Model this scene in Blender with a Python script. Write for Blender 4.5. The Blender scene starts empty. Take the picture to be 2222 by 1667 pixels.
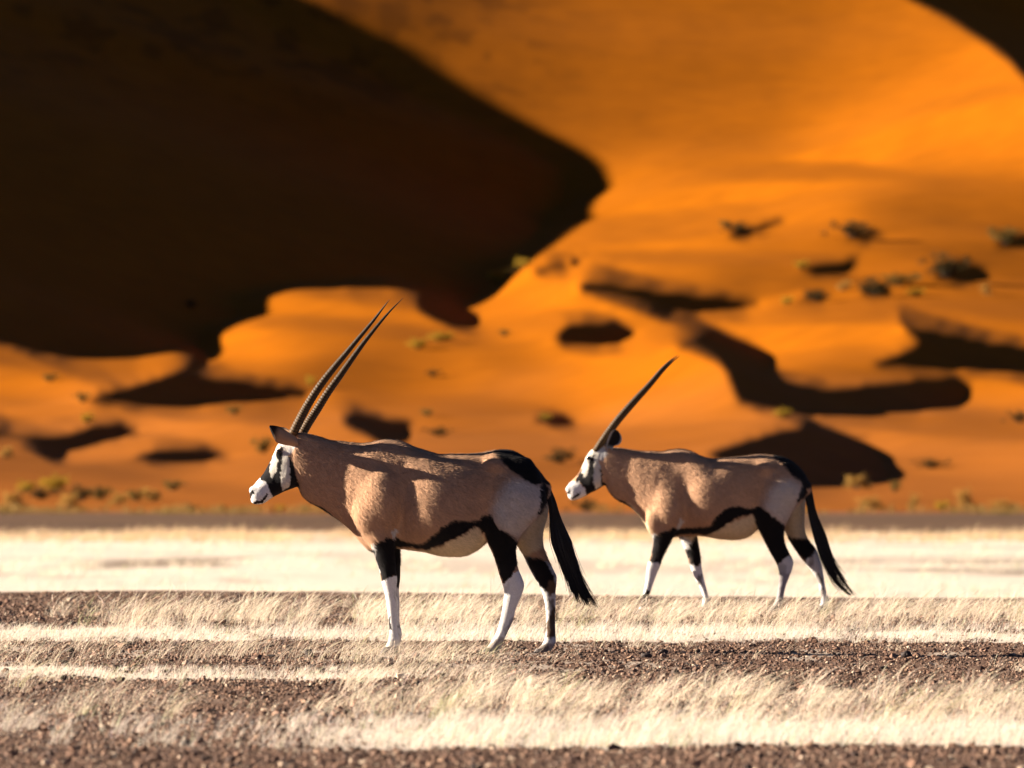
import bpy, math, random
import numpy as np
rng = np.random.default_rng(11)
random.seed(5)
scene = bpy.context.scene
COL = scene.collection

# ------------------------------------------------------------------ camera model
FPX, CU, HV, CAMH = 24700.0, 1111.0, 983.0, 1.14
def at(u, v, d):
    return np.array([(u - CU) / FPX * d, d, CAMH + (HV - v) / FPX * d])

SUN_AZ, SUN_EL = math.radians(7.0), math.radians(17.0)      # azimuth measured from -X towards +Y
SUN = np.array([-math.cos(SUN_AZ) * math.cos(SUN_EL), math.sin(SUN_AZ) * math.cos(SUN_EL), math.sin(SUN_EL)])

# ------------------------------------------------------------------ helpers
def tag(o, label=None, cat=None, group=None, kind=None):
    if label: o['label'] = label
    if cat: o['category'] = cat
    if group: o['group'] = group
    if kind: o['kind'] = kind
    return o

def mesh_obj(name, verts, faces, mat, parent=None, smooth=True, colors=None):
    """faces: (n,3) or (n,4) int array"""
    verts = np.asarray(verts, np.float32); faces = np.asarray(faces, np.int32)
    me = bpy.data.meshes.new(name)
    me.vertices.add(len(verts)); me.vertices.foreach_set('co', verts.ravel())
    n, k = faces.shape
    me.loops.add(n * k); me.loops.foreach_set('vertex_index', faces.ravel())
    me.polygons.add(n)
    me.polygons.foreach_set('loop_start', np.arange(0, n * k, k, dtype=np.int32))
    me.polygons.foreach_set('use_smooth', np.full(n, smooth, dtype=bool))
    me.update(calc_edges=True)
    if colors is not None:
        a = me.color_attributes.new('coat', 'FLOAT_COLOR', 'POINT')
        c = np.ones((len(verts), 4), np.float32); c[:, :3] = colors
        a.data.foreach_set('color', c.ravel())
    me.validate()
    if mat: me.materials.append(mat)
    o = bpy.data.objects.new(name, me); COL.objects.link(o)
    if parent: o.parent = parent
    return o

def empty(name, loc):
    o = bpy.data.objects.new(name, None); COL.objects.link(o); o.location = loc
    o.empty_display_size = .2
    return o

def vnoise(x, y, seed=0):
    x = np.asarray(x, float); y = np.asarray(y, float)
    xi = np.floor(x).astype(np.int64); yi = np.floor(y).astype(np.int64)
    fx = x - xi; fy = y - yi
    fx = fx * fx * (3 - 2 * fx); fy = fy * fy * (3 - 2 * fy)
    def h(a, b):
        k = (a * 374761393 + b * 668265263 + seed * 974634711) & 0xffffffff
        k = ((k ^ (k >> 13)) * 1274126177) & 0xffffffff
        return ((k ^ (k >> 16)) & 0xffff) / 65535.0
    return (h(xi, yi) * (1 - fx) + h(xi + 1, yi) * fx) * (1 - fy) + (h(xi, yi + 1) * (1 - fx) + h(xi + 1, yi + 1) * fx) * fy
def fbm(x, y, seed=0, o=3):
    s = 0; a = .5; t = 0
    for k in range(o):
        s = s + a * vnoise(x * 2 ** k, y * 2 ** k, seed + k * 17); t += a; a *= .5
    return s / t
def sstep(a, b, x):
    t = np.clip((np.asarray(x, float) - a) / (b - a), 0, 1); return t * t * (3 - 2 * t)
def band(x, a, b, w):
    return sstep(a - w, a + w, x) * (1 - sstep(b - w, b + w, x))

def inpoly(px, py, poly):
    inside = np.zeros(px.shape, bool)
    n = len(poly)
    for i in range(n):
        x1, y1 = poly[i]; x2, y2 = poly[(i + 1) % n]
        if y1 == y2: continue
        c = ((y1 > py) != (y2 > py)) & (px < (x2 - x1) * (py - y1) / (y2 - y1) + x1)
        inside ^= c
    return inside

# ------------------------------------------------------------------ materials
def new_mat(name):
    m = bpy.data.materials.new(name); m.use_nodes = True
    nt = m.node_tree; nt.nodes.clear()
    out = nt.nodes.new('ShaderNodeOutputMaterial')
    b = nt.nodes.new('ShaderNodeBsdfPrincipled'); nt.links.new(b.outputs[0], out.inputs[0])
    b.inputs['Specular IOR Level'].default_value = .15
    b.inputs['Roughness'].default_value = .9
    return m, nt, b, out
def N(nt, t, **kw):
    n = nt.nodes.new(t)
    for k, v in kw.items():
        if k in n.inputs: n.inputs[k].default_value = v
        else: setattr(n, k, v)
    return n
def ramp(nt, src, stops):
    r = nt.nodes.new('ShaderNodeValToRGB'); nt.links.new(src, r.inputs[0])
    e = r.color_ramp.elements
    while len(e) < len(stops): e.new(.5)
    for q, (p, c) in zip(e, stops): q.position = p; q.color = (*c, 1)
    return r.outputs[0]
def mult(nt, a, b, f=1.0):
    m = N(nt, 'ShaderNodeMix', data_type='RGBA', blend_type='MULTIPLY'); m.inputs[0].default_value = f
    nt.links.new(a, m.inputs[6]); nt.links.new(b, m.inputs[7]); return m.outputs[2]

def mat_coat(name, rough=.85, bump=.5, scale=260, var=.35, spec=.12, sheen=.0, squash=(.22, 1, 1)):
    m, nt, b, out = new_mat(name)
    at_ = N(nt, 'ShaderNodeAttribute', attribute_name='coat')
    tc = N(nt, 'ShaderNodeTexCoord'); mp = N(nt, 'ShaderNodeMapping')
    nt.links.new(tc.outputs['Object'], mp.inputs[0]); mp.inputs['Scale'].default_value = squash
    n1 = N(nt, 'ShaderNodeTexNoise', Scale=scale, Detail=4.0, Roughness=.65)
    nt.links.new(mp.outputs[0], n1.inputs['Vector'])
    lo, hi = 1 - var, 1 + var * .5
    c = ramp(nt, n1.outputs['Fac'], [(.3, (lo, lo, lo)), (.72, (hi, hi, hi))])
    nt.links.new(mult(nt, at_.outputs['Color'], c), b.inputs['Base Color'])
    bp = N(nt, 'ShaderNodeBump', Strength=bump, Distance=.01)
    nt.links.new(n1.outputs['Fac'], bp.inputs['Height']); nt.links.new(bp.outputs[0], b.inputs['Normal'])
    b.inputs['Roughness'].default_value = rough; b.inputs['Specular IOR Level'].default_value = spec
    b.inputs['Sheen Weight'].default_value = sheen
    return m

M_FUR = mat_coat('oryx_fur', bump=.5, scale=330, var=.22, sheen=.04, squash=(1, 1, .3))
M_HORN = mat_coat('horn_keratin', rough=.55, bump=.3, scale=90, var=.3, spec=.2, squash=(1, 1, 1))
M_HAIR = mat_coat('tail_hair', rough=.5, bump=0, scale=60, var=.3, spec=.3)
M_HOOF = mat_coat('hoof_keratin', rough=.7, bump=.3, scale=90, var=.3, squash=(1, 1, 1))
M_PEBBLE = mat_coat('pebble_stone', rough=.75, bump=.4, scale=120, var=.3, spec=.3, squash=(1, 1, 1))
def mat_eye():
    m, nt, b, out = new_mat('eye')
    b.inputs['Base Color'].default_value = (.012, .008, .006, 1); b.inputs['Roughness'].default_value = .12
    b.inputs['Specular IOR Level'].default_value = .5
    return m
M_EYE = mat_eye()
def mat_leafy(name, trans=.35):
    m, nt, b, out = new_mat(name)
    at_ = N(nt, 'ShaderNodeAttribute', attribute_name='coat')
    nt.links.new(at_.outputs['Color'], b.inputs['Base Color'])
    t = N(nt, 'ShaderNodeBsdfTranslucent'); nt.links.new(at_.outputs['Color'], t.inputs[0])
    mx = N(nt, 'ShaderNodeMixShader'); mx.inputs[0].default_value = trans
    nt.links.new(b.outputs[0], mx.inputs[1]); nt.links.new(t.outputs[0], mx.inputs[2])
    nt.links.new(mx.outputs[0], out.inputs[0])
    return m
M_GRASS = mat_leafy('dry_grass', .45)
M_LEAF = mat_leafy('shrub_leaf', .25)

def mat_ground():
    m, nt, b, out = new_mat('plain_soil')
    at_ = N(nt, 'ShaderNodeAttribute', attribute_name='coat')
    tc = N(nt, 'ShaderNodeTexCoord')
    n1 = N(nt, 'ShaderNodeTexNoise', Scale=9.0, Detail=8.0, Roughness=.7)
    nt.links.new(tc.outputs['Object'], n1.inputs['Vector'])
    c = ramp(nt, n1.outputs['Fac'], [(.3, (.62, .6, .58)), (.7, (1.2, 1.2, 1.2))])
    nt.links.new(mult(nt, at_.outputs['Color'], c), b.inputs['Base Color'])
    n2 = N(nt, 'ShaderNodeTexNoise', Scale=45.0, Detail=6.0)
    nt.links.new(tc.outputs['Object'], n2.inputs['Vector'])
    bp = N(nt, 'ShaderNodeBump', Strength=.5, Distance=.02)
    nt.links.new(n2.outputs['Fac'], bp.inputs['Height']); nt.links.new(bp.outputs[0], b.inputs['Normal'])
    return m
M_GROUND = mat_ground()
def mat_sand():
    m, nt, b, out = new_mat('dune_sand')
    at_ = N(nt, 'ShaderNodeAttribute', attribute_name='coat')
    tc = N(nt, 'ShaderNodeTexCoord')
    n1 = N(nt, 'ShaderNodeTexNoise', Scale=.35, Detail=6.0, Roughness=.6)
    nt.links.new(tc.outputs['Object'], n1.inputs['Vector'])
    c = ramp(nt, n1.outputs['Fac'], [(.3, (.88, .86, .8)), (.7, (1.08, 1.06, 1.0))])
    nt.links.new(mult(nt, at_.outputs['Color'], c), b.inputs['Base Color'])
    b.inputs['Specular IOR Level'].default_value = .025; b.inputs['Roughness'].default_value = 1.0
    n2 = N(nt, 'ShaderNodeTexNoise', Scale=2.2, Detail=5.0)
    nt.links.new(tc.outputs['Object'], n2.inputs['Vector'])
    bp = N(nt, 'ShaderNodeBump', Strength=.03, Distance=.12)
    nt.links.new(n2.outputs['Fac'], bp.inputs['Height']); nt.links.new(bp.outputs[0], b.inputs['Normal'])
    return m
M_SAND = mat_sand()

# ------------------------------------------------------------------ dunes: a height field fitted so its slopes turn
# towards or away from the sun where the real dunes do
SHADE = [
 [(-700,-400),(270,-400),(400,-80),(490,0),(582,55),(650,90),(738,130),(815,165),(932,226),(1040,270),(1120,308),(1185,348),(1218,376),(1234,402),(1230,432),(1212,462),(1182,494),(1155,527),(1128,560),(1095,588),(1062,628),(1025,648),(979,664),(1040,686),(1020,701),(979,701),(944,691),(914,671),(899,646),(854,631),(804,623),(703,620),(618,618),(540,636),(508,651),(524,676),(510,693),(477,706),(447,716),(440,751),(452,796),(417,786),(377,774),(251,774),(151,774),(75,764),(0,741),(-300,700),(-700,690)],
 [(417,788),(352,816),(276,841),(216,852),(193,867),(241,877),(326,887),(402,884),(477,874),(552,869),(663,869),(673,857),(643,846),(578,831),(502,811),(452,798)],
 [(-300,905),(0,929),(50,942),(125,944),(186,932),(201,919),(261,917),(276,927),(301,939),(251,952),(191,967),(141,982),(133,997),(100,990),(60,967),(25,952),(-300,940)],
 [(291,995),(326,977),(377,972),(442,970),(472,982),(497,995),(427,1002),(352,1005)],
 [(743,905),(768,892),(804,902),(894,917),(879,937),(874,958),(830,960),(790,938),(755,925)],
 [(1252,616),(1282,603),(1322,601),(1362,611),(1422,623),(1488,634),(1563,641),(1613,654),(1653,664),(1588,676),(1488,681),(1422,674),(1372,661),(1312,646),(1262,631)],
 [(1211,721),(1231,701),(1277,694),(1337,694),(1352,706),(1382,724),(1337,747),(1277,752),(1221,752),(1206,736)],
 [(1463,746),(1503,734),(1563,729),(1613,741),(1653,762),(1673,777),(1646,794),(1714,819),(1764,832),(1814,839),(1864,837),(1940,829),(2015,824),(2080,822),(2103,837),(2100,862),(2075,880),(1990,890),(1889,900),(1814,902),(1739,897),(1663,887),(1603,872),(1593,847),(1578,812),(1563,782),(1513,762)],
 [(1947,676),(1975,696),(2030,709),(2090,721),(2166,739),(2222,747),(2700,790),(2700,850),(2222,812),(2166,807),(2090,799),(1990,794),(1889,789),(1940,772),(2005,744),(1965,716)],
 [(1538,983),(1613,957),(1689,935),(1759,922),(1814,937),(1864,957),(1905,983),(1930,1023),(1925,1045),(1854,1050),(1814,1058),(1759,1058),(1640,1050)],
 [(1156,912),(1186,897),(1221,900),(1252,920),(1211,925)],
 [(1151,586),(1201,571),(1241,566),(1262,573),(1226,586),(1171,591)],
 [(1578,508),(1600,497),(1640,490),(1690,474),(1700,480),(1650,505),(1600,516)],
 [(1834,514),(1850,500),(1890,500),(1918,512),(1880,522)],
 [(1738,582),(1780,570),(1840,566),(1862,556),(1852,580),(1830,597),(1770,594)],
 [(2028,602),(2045,578),(2080,570),(2130,584),(2142,600),(2090,614)],
 [(2162,532),(2180,513),(2240,510),(2250,537)],
 [(1868,642),(1890,620),(1930,617),(1926,644),(1890,650)],
 [(1734,655),(1759,636),(1799,644),(1782,656)],
 [(1980,0),(2060,40),(2130,85),(2190,130),(2222,165),(2450,430),(2700,640),(2700,-400),(1750,-400),(1900,-60)],
]
LIT = [(900,60,.15),(760,20,.15),(1100,100,.26),(1050,200,.24),(1400,100,.31),(1700,100,.32),(1300,280,.33),(1600,300,.39),(1900,350,.72),(2100,230,.7),(2180,300,.72),(1900,130,.46),(1750,420,.74),(1400,420,.6),(1500,500,.68),(1300,520,.64),(1700,560,.48),(1900,470,.36),(2150,380,.42),(2150,500,.3),(2100,600,.22),(1900,620,.42),(2000,680,.48),(1620,610,.36),(1450,580,.56),
 (700,700,.64),(500,770,.74),(850,700,.46),(650,790,.3),(800,790,.3),(700,830,.24),(100,800,.58),(300,790,.74),(100,880,.52),(400,920,.6),(550,900,.62),(300,900,.55),(1000,800,.66),(1000,720,.56),(1100,620,.72),(1180,640,.7),(1150,850,.48),(1050,880,.42),(1350,800,.74),(1500,830,.7),(1400,900,.58),(1600,920,.46),(1850,700,.58),(1750,770,.64),(1700,700,.6),(1900,810,.42),(2150,830,.56),(2000,950,.5),(2150,1000,.48),(1800,1085,.3),(1100,960,.52),(300,1040,.42),(500,1060,.42),(100,1005,.4),(1450,720,.66),(1150,700,.66),(950,900,.5),(620,950,.55)]

LIT2 = [(600,815,.15),(780,800,.2),(820,830,.25),(900,785,.3),(1000,870,.36),(1060,905,.32),(1000,940,.3),(1120,779,.25),(1400,880,.62),(1150,1000,.22),(1480,700,.42),(1640,690,.7),(1700,745,.72),(1700,640,.22),(1650,600,.26),(1560,590,.45),(1900,780,.3),(1830,800,.32),(1960,1000,.35),(2100,930,.32),(2000,975,.56),(2100,1060,.28),(1980,1085,.3),(2150,1045,.48),(1500,960,.42),(1400,990,.34),(60,1010,.28),(300,1020,.28),(500,1015,.5),(420,1065,.45),(150,835,.68),(50,800,.42),(20,770,.28),(400,908,.68),(560,885,.62),(620,905,.5),(560,960,.42),(620,1000,.38),(100,900,.48),(150,918,.62),(2050,420,.36),(2000,452,.3),(2200,440,.34),(1250,430,.62),(1350,660,.7),(1250,650,.74),(1180,690,.55),(1100,690,.66),(960,760,.36),(930,720,.36),(1240,800,.6),(1300,770,.72),(720,640,.55),(600,660,.62),(480,740,.76),(560,780,.72),(1900,650,.42),(1760,690,.52),(1880,720,.66),(1960,740,.7),(2160,660,.4),(1750,600,.3)]
def T0(q):      # effective image height above the dune foot -> distance from the camera
    q = np.asarray(q, float)
    return 416 + 1050 * (1 - np.exp(-np.clip(q, 0, None) / 1500.0)) + np.where(q < 0, .25 * q, 0)
def dT0(q): return np.where(q > 0, .70 * np.exp(-np.clip(q, 0, None) / 1500.0), .25)

def fit_dunes():
    U0, U1, V0, V1 = -480, 2720, -48, 1424
    phi = None
    for step, iters in ((64, 600), (32, 800), (16, 900), (10, 500)):
        us = np.arange(U0, U1 + 1, step, dtype=float); vs = np.arange(V0, V1 + 1, step, dtype=float)
        if phi is None: phi = np.zeros((len(vs), len(us)))
        else:
            a = np.array([np.interp(us, ous, r) for r in phi])
            phi = np.array([np.interp(vs, ovs, a[:, j]) for j in range(a.shape[1])]).T
        ous, ovs = us, vs
        uc = (us[1:] + us[:-1]) / 2; vc = (vs[1:] + vs[:-1]) / 2
        UC, VC = np.meshgrid(uc, vc); PV = 1110 - VC
        # soft masks by supersampling
        mask = np.zeros_like(UC)
        for ox in (-.33, 0, .33):
            for oy in (-.33, 0, .33):
                mm = np.zeros(UC.shape, bool)
                for p in SHADE: mm |= inpoly(UC + ox * step, PV + oy * step, p)
                mask += mm / 9.0
        num = np.full(UC.shape, .45 * 1e-3); den = np.full(UC.shape, 1e-3)
        for (x, y, val) in LIT:
            val = .76 * (val / .74) ** 1.4
            w = np.exp(-(((UC - x) / 110) ** 2 + ((PV - y) / 55) ** 2) / 2); num += w * val; den += w
        for (x, y, val) in LIT2:
            val = .76 * (val / .74) ** 1.4
            w = 4 * np.exp(-(((UC - x) / 75) ** 2 + ((PV - y) / 20) ** 2) / 2); num += w * val; den += w
        tgt = num / den
        B = (T0(VC) / FPX) / dT0(VC)
        wgt = np.where((UC > -60) & (UC < 2290) & (VC < 1180) & (VC > 10), 1.0, .25)
        Q0 = np.repeat(vs[:, None], len(us), 1)
        foot = np.clip(1 - np.abs(np.clip(Q0, -100, 200)) / 45.0, 0, 1) + (Q0 < 0)
        m1 = np.zeros_like(phi); m2 = np.zeros_like(phi)
        ca, sa, ce, se = math.cos(SUN_AZ), math.sin(SUN_AZ), math.cos(SUN_EL), math.sin(SUN_EL)
        lam = 2.5e-6 * (16.0 / step) ** 1.0
        lev = np.arange(-40, 1500, step); tn = math.tan(SUN_EL) / ca; cast = np.zeros_like(UC); CG = np.zeros_like(phi)
        litn = np.zeros_like(phi); litn[1:-1, 1:-1] = ((mask[1:, 1:] + mask[:-1, 1:] + mask[1:, :-1] + mask[:-1, :-1]) < .3) * ((us[None, 1:-1] > -60) & (us[None, 1:-1] < 2290))
        for it in range(iters):
            q = np.maximum.accumulate(Q0 + phi, 0)
            qu = ((q[:-1, 1:] - q[:-1, :-1]) + (q[1:, 1:] - q[1:, :-1])) / (2 * step)
            qv = ((q[1:, :-1] - q[:-1, :-1]) + (q[1:, 1:] - q[:-1, 1:])) / (2 * step)
            Nn = np.sqrt(qu ** 2 + B ** 2 + qv ** 2)
            f = (-ca * ce * qu - sa * ce * B + se * qv) / Nn
            dl = (1 - mask) * 2 * (f - tgt)
            if it % 6 == 0 and step < 64:     # what the slopes up-sun would shade
                Vk = np.stack([np.interp(lev, q[:, j], vs) for j in range(len(us))], 1)
                H = Vk + tn * us[None]
                cm = np.maximum.accumulate(H, 1); am = np.maximum.accumulate(np.where(H >= cm, np.arange(len(us))[None], 0), 1)
                dlt = cm - H
                dn = np.stack([np.interp(q[:, j], lev, dlt[:, j]) for j in range(len(us))], 1)
                cast = (dn[1:, 1:] + dn[:-1, 1:] + dn[1:, :-1] + dn[:-1, :-1]) / 4
                bad = np.clip(dn - 1, 0, 60) * litn
                CG = np.zeros_like(phi); CG += bad
                ki = np.clip(np.round((q - lev[0]) / step).astype(int), 0, len(lev) - 1)
                jj = np.broadcast_to(np.arange(len(us))[None], q.shape)
                jo = am[ki, jj]; vo = Vk[ki, jo]; io = np.clip(np.round((vo - vs[0]) / step).astype(int), 0, len(vs) - 1)
                np.add.at(CG, (io, jo), -bad * .5)
                CG = np.clip(CG, -120, 120) * 4e-3 * (step / 16.0)
            sh = f + .05
            ds = mask * 2 * np.where(sh > 0, 6 * sh, np.where(sh < -.012, 4 * (sh + .012), 0)) * np.where(cast > 4, .25, 1)
            g = wgt * (dl + ds)
            gu = g * (-ca * ce / Nn - f * qu / Nn ** 2)
            gv = g * (se / Nn - f * qv / Nn ** 2)
            lowq = np.clip(.5 - qv, 0, None); gv -= 6 * lowq
            hiq = np.clip(qv - 2.6, 0, None); gv += .5 * hiq
            gu /= 2 * step; gv /= 2 * step
            G = np.zeros_like(phi)
            G[:-1, 1:] += gu - gv; G[:-1, :-1] += -gu - gv; G[1:, 1:] += gu + gv; G[1:, :-1] += -gu + gv
            L1 = np.zeros_like(phi); L1[:, 1:-1] = phi[:, 2:] - 2 * phi[:, 1:-1] + phi[:, :-2]
            L2 = np.zeros_like(phi); L2[1:-1] = phi[2:] - 2 * phi[1:-1] + phi[:-2]
            for Lx, ax in ((L1, 1), (L2, 0)):
                G += (8 if step == 10 and it > iters - 160 else 2) * lam * (np.roll(Lx, 1, ax) - 2 * Lx + np.roll(Lx, -1, ax))
            Mx = phi[1:, 1:] - phi[1:, :-1] - phi[:-1, 1:] + phi[:-1, :-1]; Mx = 2 * 3 * lam * Mx
            G[1:, 1:] += Mx; G[1:, :-1] -= Mx; G[:-1, 1:] -= Mx; G[:-1, :-1] += Mx
            late = step == 10 and it > iters - 160
            G += CG * (.3 if late else 1)
            G += 2e-4 * foot * phi * 2 + 1e-9 * phi
            m1 = .9 * m1 + .1 * G; m2 = .99 * m2 + .01 * G * G
            lr = (step / 16.0) * 1.2 * (1 - .9 * it / iters)
            phi = phi - lr * (m1 / (1 - .9 ** (it + 1))) / (np.sqrt(m2 / (1 - .99 ** (it + 1))) + 1e-9)
    for ax in (0, 1):     # take the grid's own steps out of the crests
        a = np.moveaxis(phi, ax, 0); b = a.copy(); b[1:-1] = .22 * a[:-2] + .56 * a[1:-1] + .22 * a[2:]; phi = np.moveaxis(b, 0, ax)
    print('FIT shade cells lit %.3f, lit cells shaded %.3f (cast %.3f)' % ((((f > 0) & (cast < 2)) & (mask > .9) & (wgt == 1)).sum() / ((mask > .9) & (wgt == 1)).sum(), (((f < .05) | (cast > 2)) & (mask < .1) & (wgt == 1)).sum() / ((mask < .1) & (wgt == 1)).sum(), ((cast > 2) & (mask < .1) & (wgt == 1)).sum() / ((mask < .1) & (wgt == 1)).sum()))
    return us, vs, phi, f, mask, tgt

US, VS, PHI, F_, MASK_, TGT_ = fit_dunes()

def upsample(A, k):
    def up(a):      # Catmull-Rom along axis 0
        p = np.concatenate([2 * a[:1] - a[1:2], a, 2 * a[-1:] - a[-2:-1]])
        out = []
        for j in range(k):
            t = j / k
            p0, p1, p2, p3 = p[:-3], p[1:-2], p[2:-1], p[3:]
            out.append(.5 * (2 * p1 + (p2 - p0) * t + (2 * p0 - 5 * p1 + 4 * p2 - p3) * t * t + (3 * p1 - p0 - 3 * p2 + p3) * t ** 3))
        r = np.stack(out, 1).reshape(-1, *a.shape[1:])
        return np.concatenate([r, a[-1:]])
    return up(up(A).T).T
DK = 3
PHIF = upsample(PHI, DK)
UF = np.linspace(US[0], US[-1], PHIF.shape[1]); VF = np.linspace(VS[0], VS[-1], PHIF.shape[0])
def dune_depth(u, v):
    V = 1110 - v
    x = np.clip((u - UF[0]) / (UF[1] - UF[0]), 0, len(UF) - 1.001); y = np.clip((V - VF[0]) / (VF[1] - VF[0]), 0, len(VF) - 1.001)
    i, j = int(x), int(y); fx, fy = x - i, y - j
    p = (PHIF[j, i] * (1 - fx) + PHIF[j, i + 1] * fx) * (1 - fy) + (PHIF[j + 1, i] * (1 - fx) + PHIF[j + 1, i + 1] * fx) * fy
    return float(T0(V + p))

def build_dunes():
    ext = np.array([60, 160, 320, 600, 1000, 1700, 2800], float)
    ue = np.concatenate([UF[0] - ext[::-1], UF, UF[-1] + ext])
    ph = np.concatenate([np.repeat(PHIF[:, :1], len(ext), 1), PHIF, np.repeat(PHIF[:, -1:], len(ext), 1)], 1)
    q = VF[:, None] + ph
    q = np.maximum.accumulate(q + np.arange(len(VF))[:, None] * 1e-3, axis=0)
    t = T0(q)
    z = CAMH + t * ((HV - 1110) + VF[:, None]) / FPX
    x = t * (ue[None, :] - CU) / FPX
    # a lee side behind the top of the ridge
    for k, (dt, dz) in enumerate(((20, -2), (60, -20), (120, -45))):
        t = np.concatenate([t, t[-1:] + (dt if k == 0 else dt)]); z = np.concatenate([z, np.maximum(z[-1:] + dz, -3)]); x = np.concatenate([x, x[-1:] * (1 + .02)])
    P = np.stack([x, t, z], -1).reshape(-1, 3)
    nv, nu = t.shape
    idx = np.arange(nv * nu).reshape(nv, nu)
    F = np.stack([idx[:-1, :-1], idx[:-1, 1:], idx[1:, 1:], idx[1:, :-1]], -1).reshape(-1, 4)
    # sand colour: deep orange, dustier and redder near the foot where the plain's gravel and dust mix in
    zz = P[:, 2]; n = fbm(P[:, 0] / 7, P[:, 1] / 30, 3)
    k = (1 - sstep(.2, 6.5, zz + (n - .5) * 5))[:, None]
    deep = np.array([.282, .081, .0008]); foot = np.array([.27, .086, .012])
    c = deep * (1 - k) + foot * k
    n2 = fbm(P[:, 0] / 2.5, P[:, 1] / 14, 9)[:, None]
    c = c * (.9 + .2 * n2)
    # sparse tufts thinly covering the high slope on the left of the lit face
    up = (sstep(24, 33, zz) * (1 - sstep(-4, 9, P[:, 0])))[:, None]
    tuft = sstep(.42, .75, fbm(P[:, 0] / 2.0, P[:, 1] / 7, 21))[:, None]
    c = c * (1 - .34 * up * tuft)
    o = mesh_obj('dunes', P, F, M_SAND, smooth=True, colors=c)
    tag(o, 'orange sand dunes with dark shaded slip faces behind the plain', 'dune', kind='structure')
build_dunes()

# ------------------------------------------------------------------ the plain
def gz(x, y):
    base = -1.0 * sstep(91, 152, y)
    und = .010 * np.sin(x * 1.3 + .6 * np.sin(y * .7)) * np.sin(y * .9 + .5 * x) + .02 * (fbm(x / 1.1, y / 1.6, 5) - .5)
    base = base - (.055 * sstep(-1.5, 2.5, x) + .05 * fbm(x / 1.4, y / 9, 15)) * sstep(76, 90, y) * (1 - sstep(100, 130, y))
    return base + und * (1 - .3 * sstep(100, 160, y))
def pale(x, y):
    u = x * FPX / np.maximum(y, 5) + CU
    d = y * (1 + .06 * (fbm(x / 1.3, y / 8, 31) - .5) + .03 * (fbm(x / .25, y / 2, 32) - .5))
    n = fbm(x / .35, y / 2.2, 33)
    p = np.zeros(np.shape(d))
    right = sstep(550, 900, u)
    p = np.maximum(p, band(d, 44.0, 47.8, .35) * (.2 + .8 * right) * sstep(.3, .6, n + .16 * right))
    p = np.maximum(p, band(d, 47.8, 56, .8) * (.18 * right + .12 * sstep(.5, .7, n)))
    p = np.maximum(p, band(d, 57.7, 59.7, .4) * (1 - sstep(750, 1050, u)) * sstep(.3, .6, n + .08))
    p = np.maximum(p, band(d, 60, 68.5, .5) * .55 * sstep(.62, .75, n))
    p = np.maximum(p, band(d, 69.0, 72.9, .4) * sstep(.2, .5, n + .08))
    p = np.maximum(p, band(d, 73.5, 80.5, .6) * .25 * sstep(80, 420, u))
    far = band(d + 46 * (fbm(x / 1.6, y / 30, 38) - .5), 118, 304, 7)
    st = np.maximum(.55 * sstep(.5, .66, fbm(x / 1.4, y / 11, 39)), band(d, 200, 232, 6)) * (.4 + .6 * np.maximum(1 - sstep(500, 900, u), sstep(1600, 1900, u))) * sstep(.40, .6, fbm(x / 2.2, y / 16, 37))
    p = np.maximum(p, far * (1 - .72 * st))
    return np.clip(p, 0, 1)

def build_plain():
    xs = np.concatenate([[-260, -120, -60, -35, -24, -17, -12, -9, -7.6], np.arange(-6.6, 6.61, .06), [7.6, 9, 12, 17, 24, 35, 60, 120, 260]])
    ys = np.concatenate([[-60, -20, 0, 12, 20, 28, 34], np.arange(37, 95, .12), np.arange(95, 150, .8), np.arange(150, 424, 1.5), [426, 440]])
    X, Y = np.meshgrid(xs, ys)
    Z = gz(X, Y)
    P = np.stack([X, Y, Z], -1).reshape(-1, 3)
    nv, nu = X.shape
    idx = np.arange(nv * nu).reshape(nv, nu)
    F = np.stack([idx[:-1, :-1], idx[:-1, 1:], idx[1:, 1:], idx[1:, :-1]], -1).reshape(-1, 4)
    p = pale(P[:, 0], P[:, 1])[:, None]
    dark = np.array([.165, .098, .066]); light = np.array([.66, .57, .47])
    fardark = np.array([.118, .064, .032])
    f = sstep(110, 150, P[:, 1])[:, None]
    d0 = dark * (1 - f) + fardark * f
    tan = sstep(262, 300, P[:, 1] + 22 * (fbm(P[:, 0] / 3, P[:, 1] / 30, 8) - .5))[:, None]
    light = light * (1 + .16 * f)
    l0 = light * (1 - tan) + np.array([.56, .37, .21]) * tan
    d0 = d0 * (1 + f * (.9 * (fbm(P[:, 0] / .7, P[:, 1] / 7, 14) - .5))[:, None])
    c = d0 * (1 - p) + l0 * p
    sp_ = sstep(392, 404, P[:, 1] + 26 * (fbm(P[:, 0] / 2.2, P[:, 1] / 40, 12) - .5))[:, None]
    c = c * (1 - .75 * sp_) + np.array([.24, .085, .02]) * .75 * sp_
    o = mesh_obj('gravel_plain', P, F, M_GROUND, colors=c)
    tag(o, 'flat plain of pale dust and brown gravel in bands', 'ground', kind='structure')
build_plain()

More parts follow.
